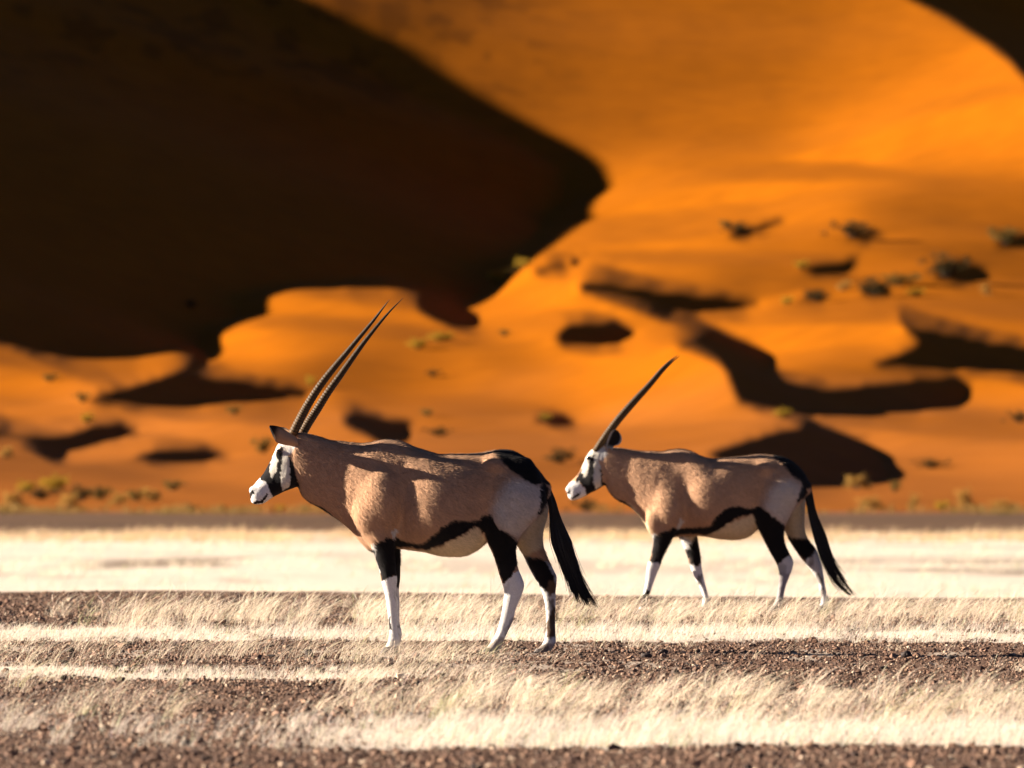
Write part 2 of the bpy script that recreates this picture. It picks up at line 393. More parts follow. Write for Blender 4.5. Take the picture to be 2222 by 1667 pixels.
# ------------------------------------------------------------------ gravel
def rand_rot(n):
    q = rng.normal(size=(n, 4)); q /= np.linalg.norm(q, axis=1)[:, None]
    w, x, y, z = q.T
    return np.stack([np.stack([1 - 2 * (y*y + z*z), 2 * (x*y - z*w), 2 * (x*z + y*w)], -1),
                     np.stack([2 * (x*y + z*w), 1 - 2 * (x*x + z*z), 2 * (y*z - x*w)], -1),
                     np.stack([2 * (x*z - y*w), 2 * (y*z + x*w), 1 - 2 * (x*x + y*y)], -1)], 1)
def ico():
    t = (1 + 5 ** .5) / 2
    v = np.array([(-1,t,0),(1,t,0),(-1,-t,0),(1,-t,0),(0,-1,t),(0,1,t),(0,-1,-t),(0,1,-t),(t,0,-1),(t,0,1),(-t,0,-1),(-t,0,1)], float)
    v /= np.linalg.norm(v[0])
    f = np.array([(0,11,5),(0,5,1),(0,1,7),(0,7,10),(0,10,11),(1,5,9),(5,11,4),(11,10,2),(10,7,6),(7,1,8),(3,9,4),(3,4,2),(3,2,6),(3,6,8),(3,8,9),(4,9,5),(2,4,11),(6,2,10),(8,6,7),(9,8,1)])
    return v, f
def build_gravel():
    n = 440000
    # even over the ground in the visible wedge of the plain
    y = 38 + (95 - 38) * rng.random(n)
    x = (rng.random(n) - .5) * 2 * (y * 1111 / FPX * 1.75)
    p = pale(x, y)
    keep = rng.random(n) < np.where(p < .3, .75, .75 * (1 - p) ** 1.2 + .05)
    x, y, p = x[keep], y[keep], p[keep]; n = len(x)
    r = np.exp(rng.normal(math.log(.0044), .5, n)) * (1 + .2 * (y > 75))
    r = np.clip(r, .0028, .026)
    v, f = ico()
    R = rand_rot(n)
    vv = v[None] * (1 + .28 * rng.normal(size=(n, 12, 1)).clip(-1.5, 1.5))
    vv = np.einsum('nij,nkj->nki', R, vv) * np.stack([r * rng.uniform(.8, 1.35, n), r * rng.uniform(.8, 1.35, n), r * rng.uniform(.55, .95, n)], -1)[:, None, :]
    vv += np.stack([x, y, gz(x, y) + r * .35], -1)[:, None, :]
    F = (f[None] + (np.arange(n) * 12)[:, None, None]).reshape(-1, 3)
    pal = np.array([[.135, .073, .046], [.20, .112, .072], [.085, .048, .034], [.27, .165, .105], [.46, .35, .25], [.032, .022, .019]])
    ci = rng.choice(6, n, p=[.34, .26, .16, .13, .06, .05])
    c = pal[ci] * rng.uniform(.75, 1.35, (n, 1))
    o = mesh_obj('gravel', vv.reshape(-1, 3), F, M_PEBBLE, smooth=False, colors=np.repeat(c, 12, 0))
    tag(o, 'brown gravel strewn over the plain', 'gravel', kind='stuff')
build_gravel()

def build_stone(u, v, w, h, col, label, yaw=0.):
    d = FPX * CAMH / (v - HV); s = FPX / d
    vv, ff = ico()
    # subdivide once
    vs_ = [tuple(a) for a in vv]; cache = {}
    def mid(a, b):
        k = (min(a, b), max(a, b))
        if k not in cache:
            m = (np.array(vs_[a]) + np.array(vs_[b])) / 2; cache[k] = len(vs_); vs_.append(tuple(m / np.linalg.norm(m)))
        return cache[k]
    for _ in range(2):
        nf = []
        for a, b, c in ff:
            ab, bc, ca = mid(a, b), mid(b, c), mid(c, a); nf += [(a, ab, ca), (b, bc, ab), (c, ca, bc), (ab, bc, ca)]
        ff = nf
    P = np.array(vs_)
    k = u * .37
    P = P * (1 + .5 * (fbm(P[:, 0] * 1.4 + k, P[:, 1] * 1.4 + P[:, 2] * 1.9, 3) - .5) + .12 * (fbm(P[:, 0] * 5 + k, P[:, 1] * 5 + P[:, 2] * 4, 6) - .5))[:, None]
    P = P * np.array([w / s / 2, w / s / 2 * .8, h / s * .62])
    pos = at(u, v, d); z0 = float(gz(np.array(pos[0]), np.array(pos[1])))
    c = np.array(col) * (.75 + .5 * fbm(P[:, 0] * 60, P[:, 2] * 60 + P[:, 1] * 40, 4))[:, None]
    o = mesh_obj('stone', P, np.array(ff), M_PEBBLE, smooth=False, colors=c)
    o.location = (pos[0], pos[1], z0 + h / s * .38)
    tag(o, label, 'stone', 'single stones on the gravel')
for a in [(670, 1424, 18, 17, (.05, .036, .03), 'small dark stone in sparse grass left of the front oryx'),
          (1967, 1427, 26, 16, (.045, .032, .028), 'largest dark stone on the gravel at the right'),
          (1440, 1424, 18, 12, (.05, .036, .03), 'dark stone on gravel just right of the front oryx tail'),
          (1402, 1429, 24, 11, (.055, .04, .034), 'flat dark stone nearest the tail tip of the front oryx'),
          (2062, 1432, 20, 9, (.07, .05, .04), 'low brown stone right of the largest dark stone'),
          (405, 1616, 22, 14, (.06, .045, .04), 'blurred dark stone on the near gravel at lower left')]:
    build_stone(*a)

# ------------------------------------------------------------------ grass
def blades(bx, by, bz, h, lean, azi, width, m=6, head=0.0, facing=None):
    """curved tapering ribbons. lean: horizontal reach of the tip as a share of h; azi: direction of the lean"""
    n = len(bx)
    t = np.linspace(0, 1, m)[None, :]
    reach = h * lean
    curve = t ** 1.7
    px = bx[:, None] + np.cos(azi)[:, None] * reach[:, None] * curve
    py = by[:, None] + np.sin(azi)[:, None] * reach[:, None] * curve
    pz = bz[:, None] + h[:, None] * (t - .22 * np.clip(lean, 0, 1.6)[:, None] * t ** 2.6)
    w = width[:, None] * (1 - .75 * t)
    hd = np.asarray(head).reshape(-1, 1) * np.exp(-((t - .82) / .13) ** 2) * width[:, None]
    w = w + hd; w[:, -1] *= .25
    a = rng.uniform(-1.35, 1.35, n) if facing is None else facing
    wx, wy = np.cos(a)[:, None] * w / 2, np.sin(a)[:, None] * w / 2
    L = np.stack([px - wx, py - wy, pz], -1); R = np.stack([px + wx, py + wy, pz], -1)
    V = np.stack([L, R], 2).reshape(-1, 3)                # n*m*2
    base = (np.arange(n) * m * 2)[:, None] + (np.arange(m - 1) * 2)[None, :]
    F = np.stack([base, base + 1, base + 3, base + 2], -1).reshape(-1, 4)
    return V, F
def clumps(cx, cy, nb, hmean, spread, lean0, wmm, head, tone, m=6, hvar=.3, jit=.35):
    n = len(cx)
    k = rng.poisson(nb, n).clip(2)
    i = np.repeat(np.arange(n), k); N_ = len(i)
    r = np.abs(rng.normal(size=N_)) * spread; a = rng.uniform(0, 2 * np.pi, N_)
    bx = cx[i] + r * np.cos(a); by = cy[i] + r * np.sin(a)
    hm = hmean[i] if np.ndim(hmean) else np.full(N_, hmean)
    h = hm * np.clip(rng.normal(1, hvar, N_), .3, 1.9)
    lean = np.clip(rng.normal(lean0, .35, N_), -.3, 1.7)
    azi = rng.normal(0, jit, N_)
    neg = rng.random(N_) < .12; azi = np.where(neg, rng.uniform(0, 2 * np.pi, N_), azi)
    w = wmm / 1000 * rng.uniform(.7, 1.4, N_)
    hd = head * (rng.random(N_) < .7) * rng.uniform(.5, 1.4, N_)
    V, F = blades(bx, by, gz(bx, by) - .004, h, lean, azi, w, m, hd)
    c = np.array(tone) * (rng.uniform(.8, 1.15, (N_, 1))) * (1 + rng.normal(0, .04, (N_, 3)))
    tint = (rng.random(n) < .05)[i]
    c = np.where(tint[:, None], c * np.array([.72, .82, .6]), c)
    C = np.repeat(c, m * 2, 0)
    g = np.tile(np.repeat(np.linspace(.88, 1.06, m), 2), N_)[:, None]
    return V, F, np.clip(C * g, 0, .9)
def stack(parts):
    V, F, C, o = [], [], [], 0
    for v, f, c in parts:
        V.append(v); F.append(f + o); C.append(c); o += len(v)
    return np.concatenate(V), np.concatenate(F), np.concatenate(C)
def scatter(n, d0, d1, u0, u1, prob=None):
    if u0 == -901 or u1 == 3101: n = int(n * 1.3)
    d = d0 + (d1 - d0) * rng.random(n); u = u0 + (u1 - u0) * rng.random(n)
    x = (u - CU) / FPX * d
    if prob is not None:
        k = rng.random(n) < prob(x, d, u); x, d = x[k], d[k]
    return x, d
STRAW = (.78, .655, .50); WHITE = (.72, .635, .53); GOLD = (.66, .49, .29)
def build_grass():
    P = []
    clump = lambda x, d, s=.6, lo=.35, hi=.6, seed=50: sstep(lo, hi, fbm(x / s, d / (s * 3), seed))
    UL, UR = -901, 3101
    # the tall band just behind the front oryx
    x, d = scatter(880, 72.5, 80.5, UL, UR, lambda x, d, u: (.25 + .75 * clump(x, d)) * sstep(20, 330, u + 6 * (d - 74)) )
    P.append(clumps(x, d, 17, .17 * (.7 + .6 * fbm(x / .8, d / 3, 52)), .045, .75, 2.4, 1.3, STRAW))
    x, d = scatter(260, 80, 87, UL, UR, lambda x, d, u: .7 * sstep(500, 900, u))
    P.append(clumps(x, d, 14, .13, .05, .8, 2.6, 1.3, STRAW))
    # bright stubble at its foot and on the pale strips
    x, d = scatter(4000, 68.6, 73.4, UL, UR, lambda x, d, u: .3 + .7 * sstep(.3, .55, fbm(x / .4, d / 1.6, 74)))
    P.append(clumps(x, d, 8, .045 * (.3 + 1.5 * fbm(x / .3, d / 1.2, 70)), .03, .6, 3.0, .4, WHITE, m=4, hvar=.55))
    x, d = scatter(1000, 57.5, 59.8, UL, 1000, lambda x, d, u: (1 - sstep(700, 1000, u)) * sstep(.3, .6, fbm(x / .5, d / 2, 66)))
    P.append(clumps(x, d, 9, .036, .03, .5, 3.0, 0, WHITE, m=4))
    x, d = scatter(2700, 44.0, 48, UL, UR, lambda x, d, u: (.08 + .92 * sstep(500, 1000, u)) * sstep(.25, .5, fbm(x / .35, d / 1.5, 67) + .12))
    P.append(clumps(x, d, 8, .05 * (.3 + 1.5 * fbm(x / .25, d / .9, 68)), .035, .6, 3.0, .4, WHITE, m=4, hvar=.55))
    # sparse fine stems on the gravel at the left and around the front hooves
    x, d = scatter(290, 60.5, 68.5, UL, 960, lambda x, d, u: .35 + .65 * clump(x, d, .5, .4, .6, 54))
    P.append(clumps(x, d, 13, .125, .05, 1.0, 1.9, 1.2, STRAW))
    x, d = scatter(110, 57, 65.5, 760, 1140, lambda x, d, u: .9 - .5 * sstep(1000, 1140, u))
    P.append(clumps(x, d, 13, .075, .06, 1.0, 2.0, 1.2, STRAW))
    x, d = scatter(90, 60, 68, 1140, UR, lambda x, d, u: .30)
    P.append(clumps(x, d, 8, .07, .04, .9, 2.0, 1.0, STRAW))
    # the near, out of focus tussocks
    x, d = scatter(330, 47.2, 54.0, 560, UR, lambda x, d, u: sstep(560, 1050, u + 260 * (fbm(x, d / 4, 57) - .5)) * (.18 + .82 * clump(x, d, .7, .36, .58, 58)))
    P.append(clumps(x, d, 20, (.15 - .006 * (d - 47)) * (.3 + 1.3 * fbm(x / .5, d / 3, 59)), .05, .85, 2.3, 1.5, STRAW))
    x, d = scatter(260, 47.5, 57, UL, 860, lambda x, d, u: .55 * clump(x, d, .6, .4, .6, 60))
    P.append(clumps(x, d, 12, .12, .05, .95, 2.0, 1.3, STRAW))
    x, d = scatter(160, 44.3, 47, UL, UR, lambda x, d, u: .35 + .5 * sstep(700, 1200, u))
    P.append(clumps(x, d, 18, .10, .04, .8, 2.6, 1.0, WHITE))
    x, d = scatter(300, 43.5, 74, UL, UR, lambda x, d, u: .6 * clump(x, d, .3, .4, .65, 69))
    P.append(clumps(x, d, 9, .055, .04, .8, 2.2, .6, STRAW))
    V, F, C = stack(P)
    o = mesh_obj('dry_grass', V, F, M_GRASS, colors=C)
    tag(o, 'dry straw coloured grass leaning in the wind on the plain', 'grass', kind='stuff')
    # far grass on the lower plain
    P = []
    x, d = scatter(3800, 150, 300, -900, 3100, lambda x, d, u: .25 + .75 * sstep(.35, .6, fbm(x / 2.5, d / 18, 61)))
    P.append(clumps(x, d, 10, .13, .12, .6, 9, .8, (.76, .66, .50), m=4))
    x, d = scatter(2600, 270, 300, -900, 3100, lambda x, d, u: .2 + .8 * sstep(.38, .6, fbm(x / 2.0, d / 20, 63)))
    P.append(clumps(x, d, 10, .24 * (.3 + 1.2 * fbm(x / 1.2, d / 9, 64)), .14, .6, 11, .8, (.62, .45, .27), m=4))
    P2 = []
    for u0_, u1_, n_ in ((-600, 540, 520), (1850, 2900, 430), (540, 1850, 170)):
        x, d = scatter(n_, 396, 414, u0_, u1_, lambda x, d, u: .15 + .85 * sstep(.42, .62, fbm(x / 1.4, d / 30, 91)))
        P2.append(clumps(x, d, 16, .26 * (.3 + 1.4 * fbm(x / .9, d / 20, 92)), .16, .35, 17, .6, (.27, .165, .05), m=4, jit=1.5))
    V, F, C = stack(P2)
    o = mesh_obj('low_scrub', V, F, M_LEAF, colors=C)
    tag(o, 'low brown scrub lining the foot of the dunes', 'scrub', kind='stuff')
    V, F, C = stack(P)
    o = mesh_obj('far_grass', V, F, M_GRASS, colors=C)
    tag(o, 'pale dry grass covering the far part of the plain', 'grass', kind='stuff')
build_grass()

# ------------------------------------------------------------------ shrubs on the dunes and at their foot
def shrub_proto(k):
    r = np.random.default_rng(100 + k)
    # stems
    V, F, o = [], [], 0
    tips = []
    for s in range(9):
        a = r.uniform(0, 2 * np.pi); L = r.uniform(.45, .8); b = np.array([.05 * np.cos(a), .05 * np.sin(a), -.12])
        e = np.array([np.cos(a) * L * .6, np.sin(a) * L * .6, L * .8])
        m_ = (b + e) / 2 + r.normal(0, .05, 3); tips.append(e)
        ring = [b, m_, e]
        for j, p in enumerate(ring):
            rad = (.03, .02, .006)[j]
            for q in range(4): V.append(p + rad * np.array([math.cos(q * math.pi / 2), math.sin(q * math.pi / 2), 0]))
        for j in range(2):
            for q in range(4):
                F.append((o + j * 4 + q, o + j * 4 + (q + 1) % 4, o + j * 4 + 4 + (q + 1) % 4, o + j * 4 + 4 + q))
        o += 12
    sv, sf = np.array(V), np.array(F)
    # leaves in uneven clumps
    cl = np.array([[r.normal(0, .33), r.normal(0, .33), r.uniform(.12, .85)] for _ in range(15)] + [t * r.uniform(.8, 1.05) for t in tips])
    n = 1500; ci = r.integers(0, len(cl), n)
    p = cl[ci] + r.normal(0, .10, (n, 3)); p[:, 2] = np.abs(p[:, 2])
    d1 = r.normal(size=(n, 3)); d1 /= np.linalg.norm(d1, axis=1)[:, None]
    d2 = np.cross(d1, r.normal(size=(n, 3))); d2 /= np.linalg.norm(d2, axis=1)[:, None]
    L = r.uniform(.03, .07, (n, 1))
    Q = np.stack([p - d1 * L, p + d2 * L * .4, p + d1 * L, p - d2 * L * .4], 1).reshape(-1, 3)
    QF = np.arange(n * 4).reshape(n, 4)
    base = [(.36, .235, .022), (.06, .042, .012), (.40, .235, .055), (.15, .105, .024)][k]
    tone = np.array(base) * (r.uniform(.6, 1.3, (len(cl), 1)))[ci] * r.uniform(.8, 1.2, (n, 1))
    return sv, sf, Q, QF, np.repeat(tone, 4, 0)
PROTO = {}
def proto_meshes(k):
    if k in PROTO: return PROTO[k]
    sv, sf, Q, QF, c = shrub_proto(k)
    a = mesh_obj('foliage', Q, QF, M_LEAF, smooth=False, colors=c)
    b = mesh_obj('stem', sv, sf, M_LEAF, colors=np.full((len(sv), 3), (.10, .07, .045)))
    PROTO[k] = (a, b, [False]); return PROTO[k]
def shrub(u, v, w, h, k, label):
    """k: 0 yellow-green, 1 dark green, 2 straw yellow, 3 olive"""
    d = dune_depth(u, v); p = at(u, v, d); s = FPX / d
    e = empty('shrub', p); tag(e, label, 'shrub', 'desert shrubs on the dunes')
    sc = w / s / 1.35; e.scale = (sc, sc, h / s / .95); e.rotation_euler[2] = random.uniform(0, 6.28)
    a, b, used = proto_meshes(k)
    for o in (a, b):
        c = o
        if used[0]: c = o.copy(); COL.objects.link(c)
        c.parent = e
    used[0] = True
SHR = [
 (1600, 506, 62, 24, 1, 'dark shrub casting a shadow high on the bright middle of the lit dune'),
 (1570, 492, 34, 14, 3, 'tiny faint shrub upper left of the topmost dark shrub'),
 (1850, 514, 78, 34, 1, 'round dark green shrub high on the right dune slope'),
 (2176, 528, 66, 36, 3, 'highest shrub at the right edge with a yellow left side'),
 (1741, 584, 36, 20, 0, 'small yellow shrub with a long dark shadow stretching right'),
 (2052, 600, 84, 48, 1, 'largest dark shrub on the right dune slope'),
 (1894, 640, 74, 36, 1, 'dark leaning shrub left of a wide olive shrub on the right slope'),
 (1958, 620, 80, 28, 3, 'wide olive shrub between two dark shrubs on the right slope'),
 (1988, 643, 40, 18, 0, 'low shrub tucked below the wide olive shrub'),
 (1772, 655, 58, 26, 1, 'dark shrub on the crest right of the lens shaped shadow'),
 (1709, 662, 30, 20, 0, 'small yellow shrub at the right tip of the lens shaped shadow'),
 (2141, 640, 24, 24, 2, 'tiny round straw coloured shrub low on the right slope'),
 (1828, 630, 34, 22, 2, 'straw coloured shrub left of the dark leaning shrub'),
 (1134, 584, 44, 26, 0, 'yellow green shrub on the edge of the big dark slope'),
 (1084, 618, 46, 34, 0, 'brightest yellow green shrub below the tip of the big dark slope'),
 (1110, 600, 26, 18, 3, 'small olive shrub between two bright shrubs on the shadow edge'),
 (1699, 908, 34, 24, 0, 'yellow shrub below the long curved shadow behind the rear oryx'),
 (1860, 1062, 54, 32, 2, 'pale straw shrub below the big shadow behind the rear oryx tail'),
 (1945, 1068, 32, 26, 3, 'small olive shrub right of the rear oryx rump'),
 (2022, 1016, 66, 20, 1, 'flat dark shrub on the low right dune'),
 (2212, 918, 44, 26, 1, 'dark shrub cut by the right edge of the photo at mid height'),
 (1216, 1006, 70, 32, 1, 'dark green shrub between the two oryx, beside the muzzle of the rear one'),
 (1273, 1112, 56, 30, 1, 'dark green shrub at the dune foot below the muzzle of the rear oryx'),
 (2096, 1106, 40, 48, 2, 'tallest straw shrub at the dune foot on the right'),
 (1981, 1107, 26, 38, 2, 'slim straw shrub at the dune foot right of the rear oryx tail'),
 (1893, 1107, 60, 30, 2, 'broad straw shrub at the dune foot nearest the rear oryx tail'),
 (2186, 1108, 60, 24, 2, 'low straw shrub at the dune foot by the right edge'),
 (2045, 1108, 36, 22, 0, 'low yellow shrub at the dune foot left of the tallest straw shrub'),
 (30, 1104, 48, 40, 2, 'straw shrub at the dune foot by the left edge'),
 (56, 1070, 44, 28, 0, 'yellow shrub above the shadowed patch by the left edge'),
 (118, 1066, 60, 36, 0, 'tallest yellow shrub of the left cluster'),
 (88, 1084, 70, 26, 1, 'dark low shrub inside the left cluster near the left edge'),
 (151, 1106, 46, 38, 2, 'bright straw shrub in front of the left cluster'),
 (176, 1086, 70, 32, 1, 'widest dark shrub of the left cluster'),
 (218, 1084, 50, 28, 3, 'olive shrub right of the widest dark shrub'),
 (256, 1098, 42, 30, 2, 'straw shrub in the middle of the row at left'),
 (297, 1088, 50, 26, 3, 'olive shrub in the row left of the front oryx muzzle'),
 (332, 1088, 46, 30, 2, 'straw shrub toward the right end of the row at left'),
 (373, 1064, 54, 22, 3, 'greenish shrub set higher at the right end of the left row'),
 (417, 1109, 26, 14, 1, 'small green shrub at the dune foot left of the front oryx muzzle'),
 (482, 1108, 18, 16, 2, 'tiny straw shrub at the dune foot nearest the front oryx muzzle'),
 (608, 1109, 26, 14, 0, 'small shrub at the dune foot below the front oryx jaw'),
 (662, 1109, 26, 14, 3, 'small shrub at the dune foot below the front oryx neck'),
 (181, 874, 36, 24, 3, 'olive shrub at the left tip of the long shadow on the left dune'),
 (905, 758, 40, 24, 0, 'yellow shrub right of the front oryx horn tips'),
 (957, 742, 52, 22, 0, 'wide yellow shrub farther right of the horn tips'),
 (673, 838, 26, 24, 0, 'round yellow shrub just left of the front oryx horns'),
 (570, 984, 48, 36, 3, 'olive shrub close to the front oryx ear'),
 (507, 900, 32, 20, 3, 'olive shrub on the ridge below the long shadow at left'),
 (191, 920, 30, 26, 0, 'yellow shrub on the upper rim of the lower left shadow'),
 (940, 818, 30, 16, 1, 'small dark shrub on the bright slope above the front oryx back'),
 (112, 828, 44, 18, 3, 'faint shrub on the bright slope at far left'),
 (924, 903, 34, 16, 3, 'olive shrub on the dune above the front oryx withers'),
 (952, 946, 56, 18, 1, 'dark flat shrub right above the front oryx back'),
 (14, 994, 32, 26, 2, 'straw shrub under the shadow at the left edge'),
 (1184, 912, 26, 16, 0, 'yellow shrub beside a small dark hollow between the oryx'),
 (415, 668, 30, 18, 1, 'dim shrub in the shade of the big dune above the left lit ridge'),
 (1095, 730, 24, 16, 3, 'small shrub left of the oval shadow'),
]
for s_ in SHR: shrub(*s_)

# ------------------------------------------------------------------ oryx
class Field:
    """implicit body: lofts along straight axes, smoothly joined, turned into one mesh by surface nets"""
    def __init__(s, lo, hi, h):
        s.h = h; s.lo = np.array(lo); s.n = np.ceil((np.array(hi) - s.lo) / h).astype(int) + 1
        s.ax = [s.lo[i] + h * np.arange(s.n[i]) for i in range(3)]
        s.D = np.full(s.n, .5, np.float32)
    def sub(s, lo, hi):
        sl = []
        for i in range(3):
            a = max(int((lo[i] - s.lo[i]) / s.h), 0); b = min(int((hi[i] - s.lo[i]) / s.h) + 2, s.n[i]); sl.append(slice(a, b))
        X = s.ax[0][sl[0]][:, None, None]; Y = s.ax[1][sl[1]][None, :, None]; Z = s.ax[2][sl[2]][None, None, :]
        return tuple(sl), X, Y, Z
    def join(s, sl, d, k):
        a = s.D[sl]; hh = np.clip(k - np.abs(a - d), 0, None) / k
        s.D[sl] = np.minimum(a, d) - hh * hh * k * .25
    def loft(s, a, st, k=.02, n=2.0):
        """a: unit axis (x,z); st rows: s, p1, p2, yc, b with p along the perpendicular (-az, ax)"""
        st = np.array(sorted(st), float); a = np.array(a, float); a /= np.linalg.norm(a); nn = np.array([-a[1], a[0]])
        fine = np.linspace(st[0, 0], st[-1, 0], 160); T = np.stack([hermite(fine, st[:, 0], st[:, i]) for i in range(1, 5)], 1)
        pts = np.concatenate([fine[:, None] * a + T[:, :1] * nn, fine[:, None] * a + T[:, 1:2] * nn])
        m = .06
        lo = (pts[:, 0].min() - m, (T[:, 2] - T[:, 3]).min() - m, pts[:, 1].min() - m); hi = (pts[:, 0].max() + m, (T[:, 2] + T[:, 3]).max() + m, pts[:, 1].max() + m)
        sl, X, Y, Z = s.sub(lo, hi)
        S = X * a[0] + Z * a[1]; Pp = X * nn[0] + Z * nn[1]
        Sc = np.clip(S, st[0, 0], st[-1, 0])
        c = np.interp(Sc, fine, (T[:, 0] + T[:, 1]) / 2); ra = np.interp(Sc, fine, np.abs(T[:, 1] - T[:, 0]) / 2)
        yc = np.interp(Sc, fine, T[:, 2]); rb = np.interp(Sc, fine, T[:, 3])
        p = np.abs(Pp - c) / ra; y = np.abs(Y - yc) / rb
        p = np.maximum(p, 1e-4); g = (p ** n + y ** n) ** (1 / n)
        gr = np.sqrt((p ** (n - 1) / ra) ** 2 + (y ** (n - 1) / rb) ** 2) * g ** (1 - n)
        d = (g - 1) / np.maximum(gr, 1e-3)
        e = np.abs(S - Sc)
        d = np.where(e > 0, np.sqrt(np.maximum(d, 0) ** 2 + e ** 2), d)
        s.join(sl, d.astype(np.float32), k)
    def ball(s, c, r, k=.03):
        c = np.array(c); r = np.array(r); m = .05
        sl, X, Y, Z = s.sub(c - r - m, c + r + m)
        q = [(X - c[0]) / r[0], (Y - c[1]) / r[1], (Z - c[2]) / r[2]]
        g = np.sqrt(q[0] ** 2 + q[1] ** 2 + q[2] ** 2) + 1e-5
        gr = np.sqrt((q[0] / r[0]) ** 2 + (q[1] / r[1]) ** 2 + (q[2] / r[2]) ** 2) / g
        s.join(sl, ((g - 1) / np.maximum(gr, 1e-3)).astype(np.float32), k)
    def mesh(s):
        D = s.D; S = D < 0
        c8 = [S[i:D.shape[0] - 1 + i, j:D.shape[1] - 1 + j, k:D.shape[2] - 1 + k] for i in (0, 1) for j in (0, 1) for k in (0, 1)]
        cnt = sum(c.astype(np.int8) for c in c8)
        act = (cnt > 0) & (cnt < 8)
        I = np.argwhere(act); idm = np.full(act.shape, -1, np.int64); idm[act] = np.arange(len(I))
        offs = [(i, j, k) for i in (0, 1) for j in (0, 1) for k in (0, 1)]
        val = np.stack([D[I[:, 0] + o[0], I[:, 1] + o[1], I[:, 2] + o[2]] for o in offs], 1)
        acc = np.zeros((len(I), 3)); n = np.zeros(len(I))
        for a in range(8):
            for b in range(a + 1, 8):
                oa, ob = np.array(offs[a]), np.array(offs[b])
                if np.abs(oa - ob).sum() != 1: continue
                x = (val[:, a] < 0) != (val[:, b] < 0)
                t = np.where(x, val[:, a] / np.where(x, val[:, a] - val[:, b], 1), 0)
                acc += np.where(x[:, None], oa + t[:, None] * (ob - oa), 0); n += x
        V = s.lo + s.h * (I + acc / n[:, None])
        Fq = []
        for ax in range(3):
            d = [0, 0, 0]; d[ax] = 1
            A = S[:S.shape[0] - d[0], :S.shape[1] - d[1], :S.shape[2] - d[2]]; Bq = S[d[0]:, d[1]:, d[2]:]
            E = np.argwhere(A != Bq); sgn = A[tuple(E.T)]
            u, v = [(1, 2), (2, 0), (0, 1)][ax]
            du = np.zeros(3, int); du[u] = 1; dv = np.zeros(3, int); dv[v] = 1
            ok = (E[:, u] > 0) & (E[:, v] > 0) & (E[:, u] < idm.shape[u]) & (E[:, v] < idm.shape[v]); E, sgn = E[ok], sgn[ok]
            q = [idm[tuple((E - du - dv).T)], idm[tuple((E - dv).T)], idm[tuple(E.T)], idm[tuple((E - du).T)]]
            q = np.stack(q, 1)
            q[~sgn] = q[~sgn][:, ::-1]; Fq.append(q)
        return V, np.concatenate(Fq)
def hermite(x, xs, ys):
    dx = np.diff(xs); dy = np.diff(ys) / dx
    m = np.concatenate([[dy[0]], (dy[:-1] * dx[1:] + dy[1:] * dx[:-1]) / (dx[1:] + dx[:-1]), [dy[-1]]])
    i = np.clip(np.searchsorted(xs, x) - 1, 0, len(dx) - 1); t = (x - xs[i]) / dx[i]
    return (2*t**3 - 3*t**2 + 1) * ys[i] + (t**3 - 2*t**2 + t) * dx[i] * m[i] + (-2*t**3 + 3*t**2) * ys[i+1] + (t**3 - t**2) * dx[i] * m[i+1]

def smooth_mesh(V, F, it=2, w=.5):
    for _ in range(it):
        acc = np.zeros_like(V); n = np.zeros(len(V))
        for a in range(4):
            b = (a + 1) % 4
            np.add.at(acc, F[:, a], V[F[:, b]]); np.add.at(n, F[:, a], 1)
            np.add.at(acc, F[:, b], V[F[:, a]]); np.add.at(n, F[:, b], 1)
        V = V * (1 - w) + w * acc / n[:, None]
    return V

def tube(path, rad, k=8, ringed=None):
    """path (m,3), rad (m,) -> verts, quads with pointed ends"""
    path = np.asarray(path, float); m = len(path)
    t = np.gradient(path, axis=0); t /= np.linalg.norm(t, axis=1)[:, None]
    up = np.array([0, 1, 0.]); n1 = np.cross(t, up); n1 /= np.linalg.norm(n1, axis=1)[:, None]; n2 = np.cross(t, n1)
    a = np.linspace(0, 2 * np.pi, k, endpoint=False)
    V = path[:, None] + np.asarray(rad).reshape(m, -1, 1) * (np.cos(a)[None, :, None] * n1[:, None] + np.sin(a)[None, :, None] * n2[:, None])
    i = np.arange(m - 1)[:, None] * k; j = np.arange(k)[None]
    F = np.stack([i + j, i + (j + 1) % k, i + k + (j + 1) % k, i + k + j], -1).reshape(-1, 4)
    return V.reshape(-1, 3), F

TAN = np.array([.54, .315, .185]); WHT = np.array([.80, .77, .73]); BLK = np.array([.011, .009, .009])
CREAM = np.array([.76, .60, .38]); RUMP = np.array([.60, .52, .45]); BRN = np.array([.13, .075, .045]); DUST = np.array([.40, .34, .30])
GREY = np.array([.34, .31, .31])

class Animal:
    def __init__(s, d, uo, label):
        s.d = d; s.s = FPX / d; s.uo = uo; s.vg = HV + CAMH * s.s
        s.root = empty('oryx', ((uo - CU) / FPX * d, d, 0)); tag(s.root, label, 'oryx', 'oryx walking on the plain')
    def xz(s, u, v): return (u - s.uo) / s.s, (s.vg - v) / s.s
    def uv(s, x, z): return x * s.s + s.uo, s.vg - z * s.s

